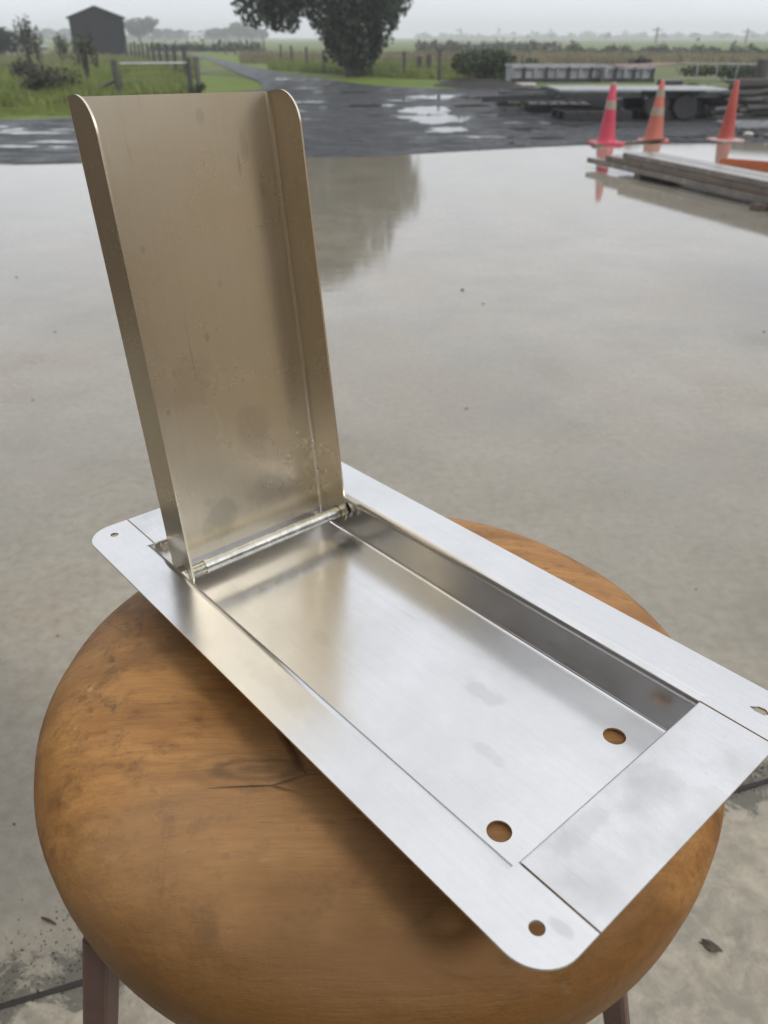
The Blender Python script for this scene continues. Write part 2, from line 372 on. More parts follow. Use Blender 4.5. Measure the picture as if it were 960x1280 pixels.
def puddle(px, py, rx, ry, seed, tilt=0):
    c = G(px, py, -.031); e1 = G(px+rx, py+tilt, -.031)-c; e2 = G(px, py-ry, -.031)-c; k = 44; vs = []
    for i in range(k):
        a = 2*math.pi*i/k; q = 1+.55*(mn.noise(Vector((math.cos(a)*1.9+seed, math.sin(a)*1.9, seed*.7))))+.35*mn.noise(Vector((math.cos(a)*6, math.sin(a)*6, seed)))
        p = c+e1*math.cos(a)*q+e2*math.sin(a)*q; vs.append(p[:])
    m = MB(); m.add(vs, [tuple(range(k))]); tag(m.build('puddle', M['puddle']), kind='structure')
for i, p in enumerate([(560, 121, 52, 2.2), (535, 138, 30, 5, 1), (548, 148, 42, 5.5), (590, 132, 22, 1.8), (560, 162, 30, 3), (640, 122, 22, 1.6), (625, 143, 28, 2.2), (612, 171, 30, 1.6), (30, 166, 45, 1.5), (70, 177, 32, 1.3), (20, 183, 28, 1.4), (-10, 158, 30, 1.2), (470, 132, 30, 1.3), (655, 160, 20, 1.2), (680, 172, 24, 1.0), (352, 99, 8, .9)]): puddle(*p[:4], i*1.37)
band([(-80, 150), (0, 149), (110, 146), (170, 138)], [(-80, 134), (0, 135), (110, 131), (170, 128)], 'grass_verge', M['verge'], -.045)
band([(240, 120), (300, 113), (332, 110)], [(240, 92), (275, 92), (296, 95), (320, 101)], 'grass_verge', M['verge'], -.045)
band([(255, 70), (300, 80), (345, 89), (395, 97), (450, 104), (500, 108), (565, 110)], [(275, 67.5), (320, 73), (360, 81), (400, 88), (450, 93), (500, 96), (565, 98)], 'grass_verge', M['verge'], -.045)
# concrete slabs: a far yard slab and the slab the stool stands on, a dirty joint between them
J0, J1 = Vector((-.511, .536)), Vector((.618, .888)); jd = (J1-J0).normalized(); jn = Vector((-jd.y, jd.x))
A, B = J0-jd*14, J0+jd*16
g_ = .004
far = [(A+jn*g_)[:], (B+jn*g_)[:], (14, 11.2), (4.9, 10.45), (3.9, 10.3), (2.7, 10.28), (1.7, 9.9), (0, 9.18), (-3.85, 8.44), (-14, 6.4)]
sheet('concrete_yard', far, 0, M['concrete'], .12)
sheet('concrete_slab', [(A-jn*g_)[:], (A-jn*(g_+9))[:], (B-jn*(g_+9))[:], (B-jn*g_)[:]], -.001, M['concrete_near'], .12)
mb = MB(); rnd = random.Random(4)
for i in range(60):
    p = J0+jd*(-1.2+i*.06); q = p+jd*.07
    mb.beam((p.x, p.y, -.010), (q.x, q.y, -.010+rnd.uniform(-.001, .002)), .0085, .02)
tag(mb.build('joint_soil', M['soil']), kind='structure')
# ragged moss and grit along the joint
rnd = random.Random(9); mb = MB()
def tuft(mb, x, y, z, r, rnd):
    for _ in range(3):
        a = rnd.uniform(0, 6.28); b = a+rnd.uniform(1.5, 2.6); h = rnd.uniform(.2, .7)*r
        mb.add([(x, y, z+h), (x+math.cos(a)*r, y+math.sin(a)*r, z), (x+math.cos(b)*r, y+math.sin(b)*r, z)], [(0, 1, 2)])
for i in range(2600):
    t = rnd.uniform(-.12, 1.9)
    w = .012+.030*max(0, math.sin(t*7.3+.8)*math.sin(t*3.1+1.2))+.022*(abs(t-.1) < .12)
    off = rnd.gauss(.0, 1)*w
    if off < -.012: off = -off
    p = J0+jd*t+jn*off
    tuft(mb, p.x, p.y, 0.0, rnd.uniform(.0010, .0026), rnd)
tag(mb.build('moss', M['moss']), 'ragged moss and grit along the joint between the concrete slabs', kind='stuff')

# ================================================================== STOOL AND TRAY
T0 = Vector((-.1989, .4290, CAM_H-.2809))
RM = Matrix(((.65394447, .75652226, -.00554024), (-.75616954, .65383445, .02661096), (.02375418, -.01321273, .99963051)))
TM = Matrix.Translation(T0) @ RM.to_4x4()
W, L, a_, b_, c_, e_, D = .1959, .3863, .0304, .0402, .0313, .0382, .0302
TH = .0012
tray = empty('steel_tray', (0, 0, 0), 'shallow stainless steel recess tray with an open hinged lid, lying on the wooden stool', 'tray')
tray.matrix_world = TM

def arc(cx, cy, r, a0, a1, n=8):
    return [(cx+r*math.cos(a0+(a1-a0)*i/n), cy+r*math.sin(a0+(a1-a0)*i/n)) for i in range(n+1)]
def circ(cx, cy, r, n=20): return [(cx+r*math.cos(2*math.pi*i/n), cy+r*math.sin(2*math.pi*i/n)) for i in range(n)]
def plate(mb, outline, holes, f, th=TH, nrm=-1):
    """flat sheet with real holes; f maps (p, q, depth) to a point"""
    vs = [Vector(p) for p in outline]; es = [(i, (i+1) % len(outline)) for i in range(len(outline))]; loops = [list(range(len(outline)))]
    for h in holes:
        k = len(vs); vs += [Vector(p) for p in h]; es += [(k+i, k+(i+1) % len(h)) for i in range(len(h))]; loops.append([k+i for i in range(len(h))])
    ov, oe, of, *_ = delaunay_2d_cdt(vs, es, [], 1, 1e-7)
    def inside(p, poly):
        c = False
        for i in range(len(poly)):
            x0, y0 = poly[i]; x1, y1 = poly[i-1]
            if (y0 > p[1]) != (y1 > p[1]) and p[0] < (x1-x0)*(p[1]-y0)/(y1-y0)+x0: c = not c
        return c
    fs = []
    for t in of:
        cx = sum(ov[i][0] for i in t)/3; cy = sum(ov[i][1] for i in t)/3
        if inside((cx, cy), outline) and not any(inside((cx, cy), h) for h in holes): fs.append(tuple(t))
    mb.add([f(p[0], p[1], 0) for p in ov], fs)
    mb.add([f(p[0], p[1], th) for p in ov], [tuple(reversed(t)) for t in fs])
    for lp in [outline]+list(holes):
        k = len(lp); mb.add([f(p[0], p[1], 0) for p in lp]+[f(p[0], p[1], th) for p in lp], [(i, (i+1) % k, (i+1) % k+k, i+k) for i in range(k)])
def sweep(mb, prof, u0, u1, th=TH, axis=0, inward=1, segs=1):
    """profile of (p,z) extruded along u (axis 0) or v (axis 1) as sheet of thickness th on its underside"""
    P = [Vector(p) for p in prof]; nn = []
    for i in range(len(P)):
        d = (P[min(i+1, len(P)-1)]-P[max(i-1, 0)]).normalized(); nn.append(Vector((d.y, -d.x))*inward)
    Q = [p+q*th for p, q in zip(P, nn)]
    def pt(p, u): return (u, p.x, p.y) if axis == 0 else (p.x, u, p.y)
    n_ = len(P); us = [u0+(u1-u0)*i/segs for i in range(segs+1)]
    for X in (P, Q):
        mb.add([pt(p, u) for u in us for p in X], [(s*n_+i, s*n_+i+1, (s+1)*n_+i+1, (s+1)*n_+i) for s in range(segs) for i in range(n_-1)])
    for u in (u0, u1):
        mb.add([pt(p, u) for p in P]+[pt(p, u) for p in Q], [(i, i+1, i+1+n_, i+n_) for i in range(n_-1)])
    for k in (0, -1):
        mb.add([pt(P[k], u0), pt(P[k], u1), pt(Q[k], u1), pt(Q[k], u0)], [(0, 1, 2, 3)])

rb, rf, rc = .0056, .0022, .018
u0, u1 = b_, L-e_
flat = lambda p, q, t: (p, q, -t)
body = MB()
left = arc(rc, rc, rc, -math.pi/2*1, -math.pi, 10)[::-1]+arc(L-rc, rc, rc, -math.pi/2, 0, 10)
left = left + [(L, a_), (u1, a_), (u1, a_-rb), (u0, a_-rb), (u0, a_), (0, a_)]
plate(body, left, [circ(.0132, .0158, .0026), circ(.3703, .0153, .0031)], flat)
right = [(0, W-c_), (u0, W-c_), (u0, W-c_+rb), (u1, W-c_+rb), (u1, W-c_), (L, W-c_)] + arc(L-rc, W-rc, rc, 0, math.pi/2, 10) + arc(rc, W-rc, rc, math.pi/2, math.pi, 10)
plate(body, right, [circ(.0132, .1801, .0023), [(.3660, .1790), (.3690, .1778), (.3735, .1782), (.3752, .1806), (.3722, .1828), (.3690, .1822), (.3682, .1810)]], flat)
pl = [(a_-rb, 0)]+arc(a_-rb, -rb, rb, math.pi/2, 0, 8)[1:]+[(a_, -D+rf)]+arc(a_+rf, -D+rf, rf, math.pi, math.pi*1.5, 6)[1:]
sweep(body, pl, u0, u1, inward=1)
pr_ = [(W-p, z) for p, z in [(c_-rb, 0)]+arc(c_-rb, -rb, rb, math.pi/2, 0, 8)[1:]+[(c_, -D+rf)]+arc(c_+rf, -D+rf, rf, math.pi, math.pi*1.5, 6)[1:]]
sweep(body, pr_, u0, u1, inward=-1)
plate(body, [(u0, a_+rf), (u1, a_+rf), (u1, W-c_-rf), (u0, W-c_-rf)], [circ(.3199, .0546, .0058, 28), circ(.3204, .1418, .0058, 28)], lambda p, q, t: (p, q, -D-t))
body.build('tray_body', M['steel'], tray, smooth=True)
gp = .0010; re_ = .0016
for k, (x0, x1, sgn) in enumerate(((0, b_, 1), (L, u1, -1))):
    e = MB(); xe = x1-sgn*re_
    lo, hi = sorted((x0+sgn*(.0 if k == 0 else .0), xe))
    plate(e, [(lo, a_+gp), (hi, a_+gp), (hi, W-c_-gp), (lo, W-c_-gp)], [], flat)
    prof = [(xe, 0)]+[(xe+sgn*re_*math.sin(t), -re_+re_*math.cos(t)) for t in [math.pi/2*i/5 for i in range(1, 6)]]+[(x1, -D+.0015)]
    sweep(e, prof, a_+gp, W-c_-gp, axis=1, inward=sgn)
    o = e.build('end_plate', M['end_steel'], tray, smooth=True)
    if k: o['label'] = 'end plate covered in cloudy handling smears'

# lid: bent channel standing open
lean, Ls, F, v0, v1, uh, zh, qh = .1222, .2729, .0292, .0372, .1581, .0651, -.0140, .0146
ld = Vector((-math.sin(lean), 0, math.cos(lean))); ln_ = Vector((math.cos(lean), 0, math.sin(lean)))
lid_m = Matrix.Translation(Vector((uh, 0, zh))-ln_*qh) @ Matrix((ld, Vector((0, 1, 0)), ln_)).transposed().to_4x4()   # x along, y across, z towards the open side
lid = MB(); rl = .0022
sweep(lid, [(v0+rl, 0)]+[(v0+rl-rl*math.sin(t), rl-rl*math.cos(t)) for t in [math.pi/2*i/6 for i in range(1, 7)]], 0.0, Ls, inward=-1)
sweep(lid, [(v1-rl, 0)]+[(v1-rl+rl*math.sin(t), rl-rl*math.cos(t)) for t in [math.pi/2*i/6 for i in range(1, 7)]], 0.0, Ls, inward=1)
plate(lid, [(0, v0+rl), (Ls, v0+rl), (Ls, v1-rl), (0, v1-rl)], [], lambda p, q, t: (p, q, -t))
rod_s, rod_q, rr_ = .0012, .0192, .0043
fl = [(0, rl), (-.0055, rl+.010), (-.0055, F-.008)]+arc(.0025, F-.008, .008, math.pi, math.pi/2, 8)[1:]+arc(Ls-.020, F-.020, .020, math.pi/2, 0, 12)+[(Ls, rl)]
fl = fl[::-1]
hole = circ(rod_s, rod_q, rr_+.0006, 20)
plate(lid, fl, [hole], lambda p, q, t: (p, v0-t, q))
plate(lid, fl, [hole], lambda p, q, t: (p, v1+t, q))
lo = lid.build('lid', M['lid_steel'], tray, smooth=True); lo.matrix_local = lid_m
lo['label'] = 'open lid with folded side flanges, smudged, with a tan reflection tinted into the steel colour'
# hinge rod
def lp(s_, q_, v_): return lid_m @ Vector((s_, v_, q_))
rod = MB(); y0, y1 = a_+.0012, W-c_-.0012
rod.tube([lp(rod_s, rod_q, v0+.0125), lp(rod_s, rod_q, v1+.002)], rr_, 24)
ro = rod.build('hinge_rod', M['zinc'], tray, smooth=True)
th_ = MB(); pts, rs = [], []
k = 0; v = v0-.0035
while v < v0+.0125:
    pts.append(lp(rod_s, rod_q, v)); rs.append(rr_*(1.0 if k % 2 else .74)); v += .00062; k += 1
th_.tube(pts, rs, 20); th_.build('thread', M['zinc'], ro)
nt = MB(); nt.tube([lp(rod_s, rod_q, v1+.0014), lp(rod_s, rod_q, v1+.0052)], .0066, 6); nt.build('nut', M['zinc'], ro)
nt = MB(); nt.tube([lp(rod_s, rod_q, v0-.0052), lp(rod_s, rod_q, v0-.0014)], .0066, 6); nt.build('nut', M['zinc'], ro)
# spring ring beside the thread
sp = MB(); sp.tube([lp(rod_s, rod_q, v0+.0122), lp(rod_s, rod_q, v0+.0136)], .0045, 24); sp.build('collar', M['zinc'], ro)

# stool
stool = empty('wooden_stool', (-.003, .347, 0), 'round stool with a thick carved orange brown wooden seat under the steel tray', 'stool')
sc_local = T0 + RM @ Vector((.19, .09, -D-TH-.0006))          # a point of the seat top
nrm = RM @ Vector((0, 0, 1)); ctr = Vector((-.003, .350, 0)); ctr.z = sc_local.z - (nrm.x*(ctr.x-sc_local.x)+nrm.y*(ctr.y-sc_local.y))/nrm.z
prof = [(.0005, 0), (.04, 0), (.08, 0), (.115, -.0003), (.145, -.0015), (.165, -.0050), (.180, -.0110), (.1905, -.0190), (.1975, -.0290), (.2000, -.0390), (.1995, -.051), (.1975, -.064), (.193, -.077), (.185, -.090), (.172, -.101), (.13, -.106), (.0005, -.106)]
seat = MB(); n_ = 128; vs = []
for r, z in prof:
    for k in range(n_):
        a = 2*math.pi*k/n_; x, y = r*math.cos(a), r*math.sin(a)
        w = 1+.010*mn.noise(Vector((math.cos(a)*1.3, math.sin(a)*1.3, z*8)))*(r > .1)
        bz = -.0012*max(0, mn.noise(Vector((x*18, y*18, 2.2))))*(z > -.02)*(r > .12)
        vs.append((x*w, y*w, z+bz))
m_ = len(prof); fs = [(i*n_+k, i*n_+(k+1) % n_, (i+1)*n_+(k+1) % n_, (i+1)*n_+k) for i in range(m_-1) for k in range(n_)]
fs += [tuple(range(n_)), tuple((m_-1)*n_+k for k in range(n_-1, -1, -1))]
fs = [tuple(reversed(f)) for f in fs]
seat.add(vs, fs)
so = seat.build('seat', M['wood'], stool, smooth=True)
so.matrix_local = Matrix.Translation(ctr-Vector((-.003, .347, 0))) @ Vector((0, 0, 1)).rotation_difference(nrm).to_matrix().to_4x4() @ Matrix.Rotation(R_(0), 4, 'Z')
# legs
def mk_leg(top, bot, w):
    l = MB(); l.beam(Vector(top)-stool.location, Vector(bot)-stool.location, w, w, up=(.35, 1, 0)); l.build('leg', M['leg_paint'], stool, bevel=.003)
tl = CAM_H-.40
pa = G(110, 1200, CAM_H-.40); pb = G(104, 1284, CAM_H-.47)
dd = (pb-pa)/(.07); mk_leg(Vector((-.148, .232, CAM_H-.40)), Vector((-.275, .195, 0)), .0155)
mk_leg((.118, .252, tl+.01), (.262, .215, 0), .0145)
mk_leg((.125, .45, tl+.01), (.18, .52, 0), .021)
mk_leg((-.13, .45, tl+.01), (-.19, .52, 0), .021)
def stretcher(p, q):
    l = MB(); l.beam(Vector(p)-stool.location, Vector(q)-stool.location, .016, .016); l.build('stretcher', M['leg_paint'], stool, bevel=.002)
stretcher((-.166, .493, .35), (.157, .493, .35))

# ================================================================== PEBBLES, STICK
rnd = random.Random(3)
def rock(name, loc, r, mat, sq=.6, seed=0, parent=None):
    rn = random.Random(seed); mb = MB(); n1, n2 = 7, 5; vs = []
    for i in range(n2+1):
        ph = math.pi*i/n2
        for k in range(n1):
            a = 2*math.pi*k/n1; q = r*rn.uniform(.75, 1.15)
            vs.append((q*math.sin(ph)*math.cos(a), q*math.sin(ph)*math.sin(a)*.8, q*math.cos(ph)*sq+r*sq*.8))
    fs = [(i*n1+k, (i+1)*n1+k, (i+1)*n1+(k+1) % n1, i*n1+(k+1) % n1) for i in range(n2) for k in range(n1)]
    mb.add(vs, fs); return mb.build(name, mat, parent, loc=loc)
p0 = rock('pebble', G(578, 363), .010, M['stone'], .5, 1); tag(p0, 'small dark pebble lying on the wet concrete yard', 'pebble', 'pebbles scattered on the wet concrete')
for (x, y, s) in [(604, 380, .7), (583, 511, .6), (21, 347, .7), (69, 415, .7), (41, 500, .5), (109, 291, .5), (18, 1030, .3), (72, 795, .35), (955, 415, .6), (870, 737, .35)]:
    c = p0.copy(); COL.objects.link(c); c.location = G(x, y); c.scale = (s, s*rnd.uniform(.7, 1.2), s*.8); c.rotation_euler = (0, 0, rnd.uniform(0, 6))
stk = MB(); stk.tube([(-.012, .004, .002), (0, 0, .003), (.013, -.006, .002)], [.0012, .0022, .0013], 6)
s_ = stk.build('twig', M['stick'], loc=G(61, 1151)); tag(s_, 'short dark twig on the concrete left of the stool', 'twig')
lf = MB(); rn = random.Random(77); k = 13; ring_ = [(.017*math.cos(6.283*q/k)*rn.uniform(.6, 1.1), .008*math.sin(6.283*q/k)*rn.uniform(.5, 1.2), rn.uniform(.0, .003)) for q in range(k)]
lf.add([(0, 0, .004)]+ring_, [(0, 1+q, 1+(q+1) % k) for q in range(k)])
o = lf.build('dead_leaf', M['stick'], loc=G(888, 1183)); o.rotation_euler = (0, 0, -.5); tag(o, 'dark dead leaf on the concrete right of the stool', 'leaf')

# ================================================================== CONES
def cone(px, py, mat, collars, label, h, base_mat, tip=False, r0=.098, rt=.028):
    g = G(px, py, -.03 if py < 178 else 0.0)
    t = empty('traffic_cone', g, label, 'traffic cone', 'traffic cones on the edge of the concrete yard', rz=rnd.uniform(-.3, .3))
    b = MB(); w = .185; ch = .05
    o8 = [(w, w-ch), (w-ch, w), (-w+ch, w), (-w, w-ch), (-w, -w+ch), (-w+ch, -w), (w-ch, -w), (w, -w+ch)]
    b.add([(x, y, .0) for x, y in o8]+[(x, y, .022) for x, y in o8]+[(x*.93, y*.93, .030) for x, y in o8], [tuple(range(7, -1, -1)), tuple(range(16, 24))]+[(j*8+i, j*8+(i+1) % 8, (j+1)*8+(i+1) % 8, (j+1)*8+i) for j in (0, 1) for i in range(8)])
    b.build('base', base_mat, t)
    R = lambda z: r0+(rt-r0)*(z-.03)/(h-.03)
    m = MB(); m.lathe([(R(.03)+.014, .0295), (R(.03)+.004, .040), (R(.06), .06), (R(h*.5), h*.5), (R(h-.01), h-.01), (rt*.8, h)], 28); m.build('cone_body', mat, t, smooth=True)
    for z0, z1 in collars:
        m = MB(); z0 *= h; z1 *= h; m.lathe([(R(z0)+.0005, z0), (R(z0)+.003, z0+.002), (R(z1)+.003, z1-.002), (R(z1)+.0005, z1)], 28); m.build('collar', M['collar'], t, smooth=True)
    if tip:
        m = MB(); m.lathe([(R(h-.02)+.002, h-.02), (rt*.95, h+.004), (rt*.5, h+.006)], 20); m.build('tip', M['collar'], t, smooth=True)
cone(757, 180, M['cone_pink'], [(.58, .72)], 'pink red traffic cone with one pale band, leftmost of the three cones', .645, M['cone_pink'], True, .105, .032)
cone(816, 177, M['cone_orange'], [(.44, .57), (.74, .86)], 'faded orange traffic cone with two worn bands, between the other two cones', .68, M['cone_orange'], False, .118, .026)
cone(906, 176.5, M['cone_red'], [], 'plain red orange traffic cone without bands, nearest the scrap heap', .68, M['conebase'], False, .100, .026)
# thin timber strip on the slab edge by the cones
m = MB(); m.beam(G(742, 183)+Vector((0, 0, .012)), G(832, 176.5)+Vector((0, .1, .012)), .07, .022)
tag(m.build('timber_strip', M['brownplank']), 'thin timber strip lying in front of the pink and faded cones', 'timber')

# ================================================================== TIMBER STACK IN THE PUDDLE
sd = Vector((.345, -.94, 0)).normalized(); sx = Vector((sd.y, -sd.x, 0))*-1     # along, across (to the far right side)
O = G(772, 216, 0)
def boardpt(al, ac, z): return O+sd*al+sx*ac+Vector((0, 0, z))
stack = []
def board(al0, al1, ac, z, w, h, mat, label, twist=0.):
    m = MB(); a, b = boardpt(al0, ac, z+h/2), boardpt(al1, ac+twist, z+h/2); mid = (a+b)/2
    m.beam(a-mid, b-mid, w, h)
    return tag(m.build('timber_board', mat, bevel=.003, loc=mid), label, 'timber board', 'long timber boards stacked in the puddle')
B1, B2 = M['wetplank'], M['brownplank']
board(-.42, 3.6, -.02, .045, .12, .045, B1, 'longest timber board at the bottom of the stack, sticking out furthest left', .05)
board(-.10, 3.9, .14, .045, .13, .045, B2, 'brown bottom layer board beside the longest one')
board(-.05, 4.0, .30, .045, .13, .045, B2, 'bottom layer board on the far side of the stack')
board(-.16, 3.9, .02, .092, .14, .045, B2, 'middle layer board on the near side of the stack', .02)
board(.0, 4.0, .19, .092, .15, .045, B2, 'middle layer board on the far side of the stack')
board(.06, 4.0, .06, .139, .15, .045, B1, 'wet grey top board on the near side of the stack')
board(.10, 4.1, .225, .139, .15, .045, B1, 'wet grey top board on the far side of the stack')
for al, lb in ((.35, 'short bearer block under the left end of the timber stack'), (1.95, 'bearer block with a pale sawn end sticking out under the timber stack'), (3.5, 'bearer block under the near end of the timber stack')):
    m = MB(); a, b = boardpt(al, -.16 if al > 1 else -.04, .022), boardpt(al, .42, .022); mid = (a+b)/2; m.beam(a-mid, b-mid, .09, .043)
    tag(m.build('bearer_block', B2, bevel=.003, loc=mid), lb, 'timber block', 'bearers under the timber stack')
a = G(900, 209)+Vector((0, 0, .04)); b = G(1100, 226)+Vector((0, 0, .04)); mid = (a+b)/2
m = MB(); m.beam(a-mid, b-mid, .09, .008); 
for s in (-1, 1):
    off = (b-a).normalized().cross(Vector((0, 0, 1)))*.045*s; m.beam(a-mid+off, b-mid+off, .008, .08)
tag(m.build('orange_beam', M['rust'], loc=mid), 'orange primed steel beam lying behind the timber stack', 'steel beam')

# ================================================================== FOLIAGE MAKER
def leaves(rng, blobs, n, size, drop=0.0, shell=.45):
    """n leaf sized quads spread in ellipsoids (cx,cy,cz,rx,ry,rz,weight)"""
    B = np.array(blobs, float); w = B[:, 6]/B[:, 6].sum(); idx = rng.choice(len(B), n, p=w)
    d = rng.normal(size=(n, 3)); d /= np.linalg.norm(d, axis=1, keepdims=True)
    r = rng.uniform(shell**3, 1, n)**(1/3.)
    # ragged outline
    wob = 1+.22*np.sin(d[:, 0]*7+idx)*np.sin(d[:, 1]*6+idx*2)*np.cos(d[:, 2]*5)
    P = B[idx, :3]+d*B[idx, 3:6]*(r*wob)[:, None]
    s = size*rng.uniform(.5, 1.4, n)
    u = rng.normal(size=(n, 3)); u /= np.linalg.norm(u, axis=1, keepdims=True)
    t = rng.normal(size=(n, 3)); v = np.cross(u, t); v /= np.linalg.norm(v, axis=1, keepdims=True)
    u *= s[:, None]; v *= s[:, None]*.6
    V = np.stack([P-u, P+v*.9, P+u, P-v], 1).reshape(-1, 3); Fq = np.arange(n*4).reshape(n, 4)
    return V, Fq
def tree_mb(rn, h, r, branches=6, crown_z=.4, spread=1.0):
    m = MB(); m.tube([(0, 0, -.1), (.03*h*rn.uniform(-1, 1), 0, h*.2), (0, .02*h, h*.5), (0, 0, h*.8)], [r*1.25, r, r*.7, r*.2], 9)
    for k in range(branches):
        a = 2*math.pi*(k+rn.random()*.6)/branches; z = h*rn.uniform(.22, .5); q = h*rn.uniform(.2, .38)*spread
        m.tube([(0, 0, z), (math.cos(a)*q*.5, math.sin(a)*q*.5, z+h*.12), (math.cos(a)*q, math.sin(a)*q, z+h*rn.uniform(.12, .3))], [r*.5, r*.33, r*.1], 6)
    return m
rng = np.random.default_rng(5)

# ---- big tree
tb = G(441, 97, -.06)
big = empty('broadleaf_tree', tb, 'large dark broadleaf tree with drooping crown beyond the gravel yard', 'tree')
tree_mb(random.Random(2), 6.6, .21, 8).build('trunk', M['bark'], big, smooth=True)
bl = [(-.7, 0, 4.5, 2.3, 2.2, 2.2, 10), (-1.6, 0, 3.9, 2.0, 1.8, 1.6, 6), (1.2, -.2, 3.5, 1.2, 1.4, 1.3, 4), (0.1, 0, 2.0, 1.15, 1.1, 1.3, 4.5), (.05, 0, 1.05, 1.0, .9, .80, 3.6), (.1, 0, .65, .6, .6, .45, .8), (-2.6, .3, 3.0, 1.3, 1.1, 1.1, 3.2), (-3.1, 0, 2.1, .75, .7, .75, 1.0), (-2.3, .2, 1.8, .6, .6, .55, .7), (-1.7, -.5, 2.3, .9, .9, .65, 1.2), (1.3, .3, 2.5, .75, .8, .9, 1.5), (-1.3, 0, 6.1, 1.4, 1.4, 1.0, 3), (.5, .5, 2.9, 1.2, 1.2, 1.0, 2)]
for k in range(26):      # hanging twig clusters on the underside and the left
    x = random.Random(k).uniform(-3.4, 1.5); bl.append((x, random.Random(k+50).uniform(-1.2, 1.2), random.Random(k+90).uniform(1.3, 2.3)+max(0, -x-1)*.3, .26, .26, .48, .14))
V, Fq = leaves(rng, bl, 34000, .085, shell=.25)
np_mesh('crown', V, Fq, M['leaf_dark'], big)

def bush(px, py, h, rx, n, size, mat, label, cat='bush', name='bush', group=None, z=-.06, stems=4, ry=None, low=True):
    t = empty(name, G(px, py, z), label, cat, group)
    ry = ry or rx; rn = random.Random(int(px*7+py))
    m = MB()
    for k in range(stems):
        a = rn.uniform(0, 6.28); m.tube([(0, 0, -.05), (math.cos(a)*rx*.25, math.sin(a)*ry*.25, h*.45), (math.cos(a)*rx*.5, math.sin(a)*ry*.5, h*.85)], [.03*h, .02*h, .006*h], 5)
    m.build('stem', M['bark'], t)
    bl = []
    for k in range(9):
        bl.append((rn.uniform(-.55, .55)*rx, rn.uniform(-.5, .5)*ry, h*(rn.uniform(.25, .7) if low else rn.uniform(.45, .8)), rx*rn.uniform(.3, .55), ry*rn.uniform(.3, .5), h*rn.uniform(.2, .32), 1))
    V, Fq = leaves(rng, bl, n, size, shell=.2); V[:, 2] = np.maximum(V[:, 2], 0.0)
    np_mesh('foliage', V, Fq, mat, t)
    return t
# bushes in the rough paddock on the left
bush(66, 121, .78, .75, 1900, .042, M['leaf_grey'], 'broad grey green bush in the paddock behind the left corner of the lid')
bush(34, 108, .70, .55, 1000, .042, M['leaf_grey'], 'smaller grey green bush left of the broad one')
bush(112, 108, 1.35, .42, 480, .045, M['leaf_grey'], 'tall straggly shrub standing in front of the dark shed', name='shrub', cat='shrub', low=False)
bush(40, 94, 1.9, .30, 420, .05, M['leaf_grey'], 'thin leafy sapling near the left edge of the photo', name='sapling', cat='sapling', low=False)
bush(52, 88, 1.5, .38, 420, .05, M['leaf_grey'], 'second thin sapling just right of the leftmost one', name='sapling', cat='sapling', low=False)
bush(80, 84, 1.35, .40, 480, .05, M['leaf_mid'], 'thin leafy sapling just left of the dark shed', name='sapling', cat='sapling', low=False)
bush(4, 74, 1.9, 1.6, 1600, .12, M['leaf_dark'], 'dark round bush cut by the left edge of the photo')
bush(250, 121, .34, .22, 320, .03, M['leaf_mid'], 'grassy clump at the foot of the gate post', low=True)
# bush on soil mound, right of the tree
bush(600, 107.5, 1.0, 1.1, 4200, .05, M['leaf_mid'], 'dense green bush growing on the dark soil mound', ry=.8)
bush(642, 106, .80, .75, 1800, .05, M['leaf_mid'], 'lower green bush between the mound and the steel bins', ry=.7)
m = MB(); rn = random.Random(8); nx, ny = 26, 12; vs = []; c0 = G(598, 108, -.05)
for j in range(ny+1):
    for i in range(nx+1):
        x = -1.2+2.4*i/nx; y = -.7+1.4*j/ny; r = math.hypot(x/1.35, y/.7); z = max(-.03, .20*(1-r*r))+(.05*mn.noise(Vector((x*3, y*3, 1))) if r < 1 else 0)
        vs.append((x, y, z))
m.add(vs, [(j*(nx+1)+i, j*(nx+1)+i+1, (j+1)*(nx+1)+i+1, (j+1)*(nx+1)+i) for j in range(ny) for i in range(nx)])
tag(m.build('soil_mound', M['soil'], smooth=True, loc=c0), 'dark soil mound under the green bush', 'soil mound')

# ---- grass blades
def grass_patch(name, polypx, n, hmin, hmax, mat, label, wid=.012, seed=1):
    r = np.random.default_rng(seed)
    pts = [G(*p, -.06) for p in polypx]; xs = [p.x for p in pts]; ys = [p.y for p in pts]
    P = []
    poly = [(p.x, p.y) for p in pts]
    def ins(x, y):
        c = False
        for i in range(len(poly)):
            x0, y0 = poly[i]; x1, y1 = poly[i-1]
            if (y0 > y) != (y1 > y) and x < (x1-x0)*(y-y0)/(y1-y0)+x0: c = not c
        return c
    while len(P) < n:
        y = min(ys)+(max(ys)-min(ys))*r.random()**1.6; x = r.uniform(min(xs), max(xs))
        if ins(x, y): P.append((x, y))
    P = np.array(P); a = r.uniform(0, 6.28, n); h = r.uniform(hmin, hmax, n)*(.6+.8*np.abs(np.sin(P[:, 0]*1.7+np.sin(P[:, 1]))))
    dx, dy = np.cos(a)*wid, np.sin(a)*wid; lx, ly = r.normal(0, .3, n)*h, r.normal(0, .3, n)*h; Z = np.full(n, -.06)
    V = np.stack([np.c_[P[:, 0]-dx, P[:, 1]-dy, Z], np.c_[P[:, 0]+dx, P[:, 1]+dy, Z], np.c_[P[:, 0]+lx, P[:, 1]+ly, Z+h]], 1).reshape(-1, 3)
    tag(np_mesh(name, V, np.arange(n*3).reshape(n, 3), mat), label, kind='stuff')
grass_patch('rough_grass', [(-60, 140), (0, 136), (110, 132), (170, 128), (235, 120), (246, 92), (250, 78), (190, 74), (60, 74), (-60, 74)], 60000, .10, .28, M['grass'], 'rough green paddock grass left of the gate', .016)
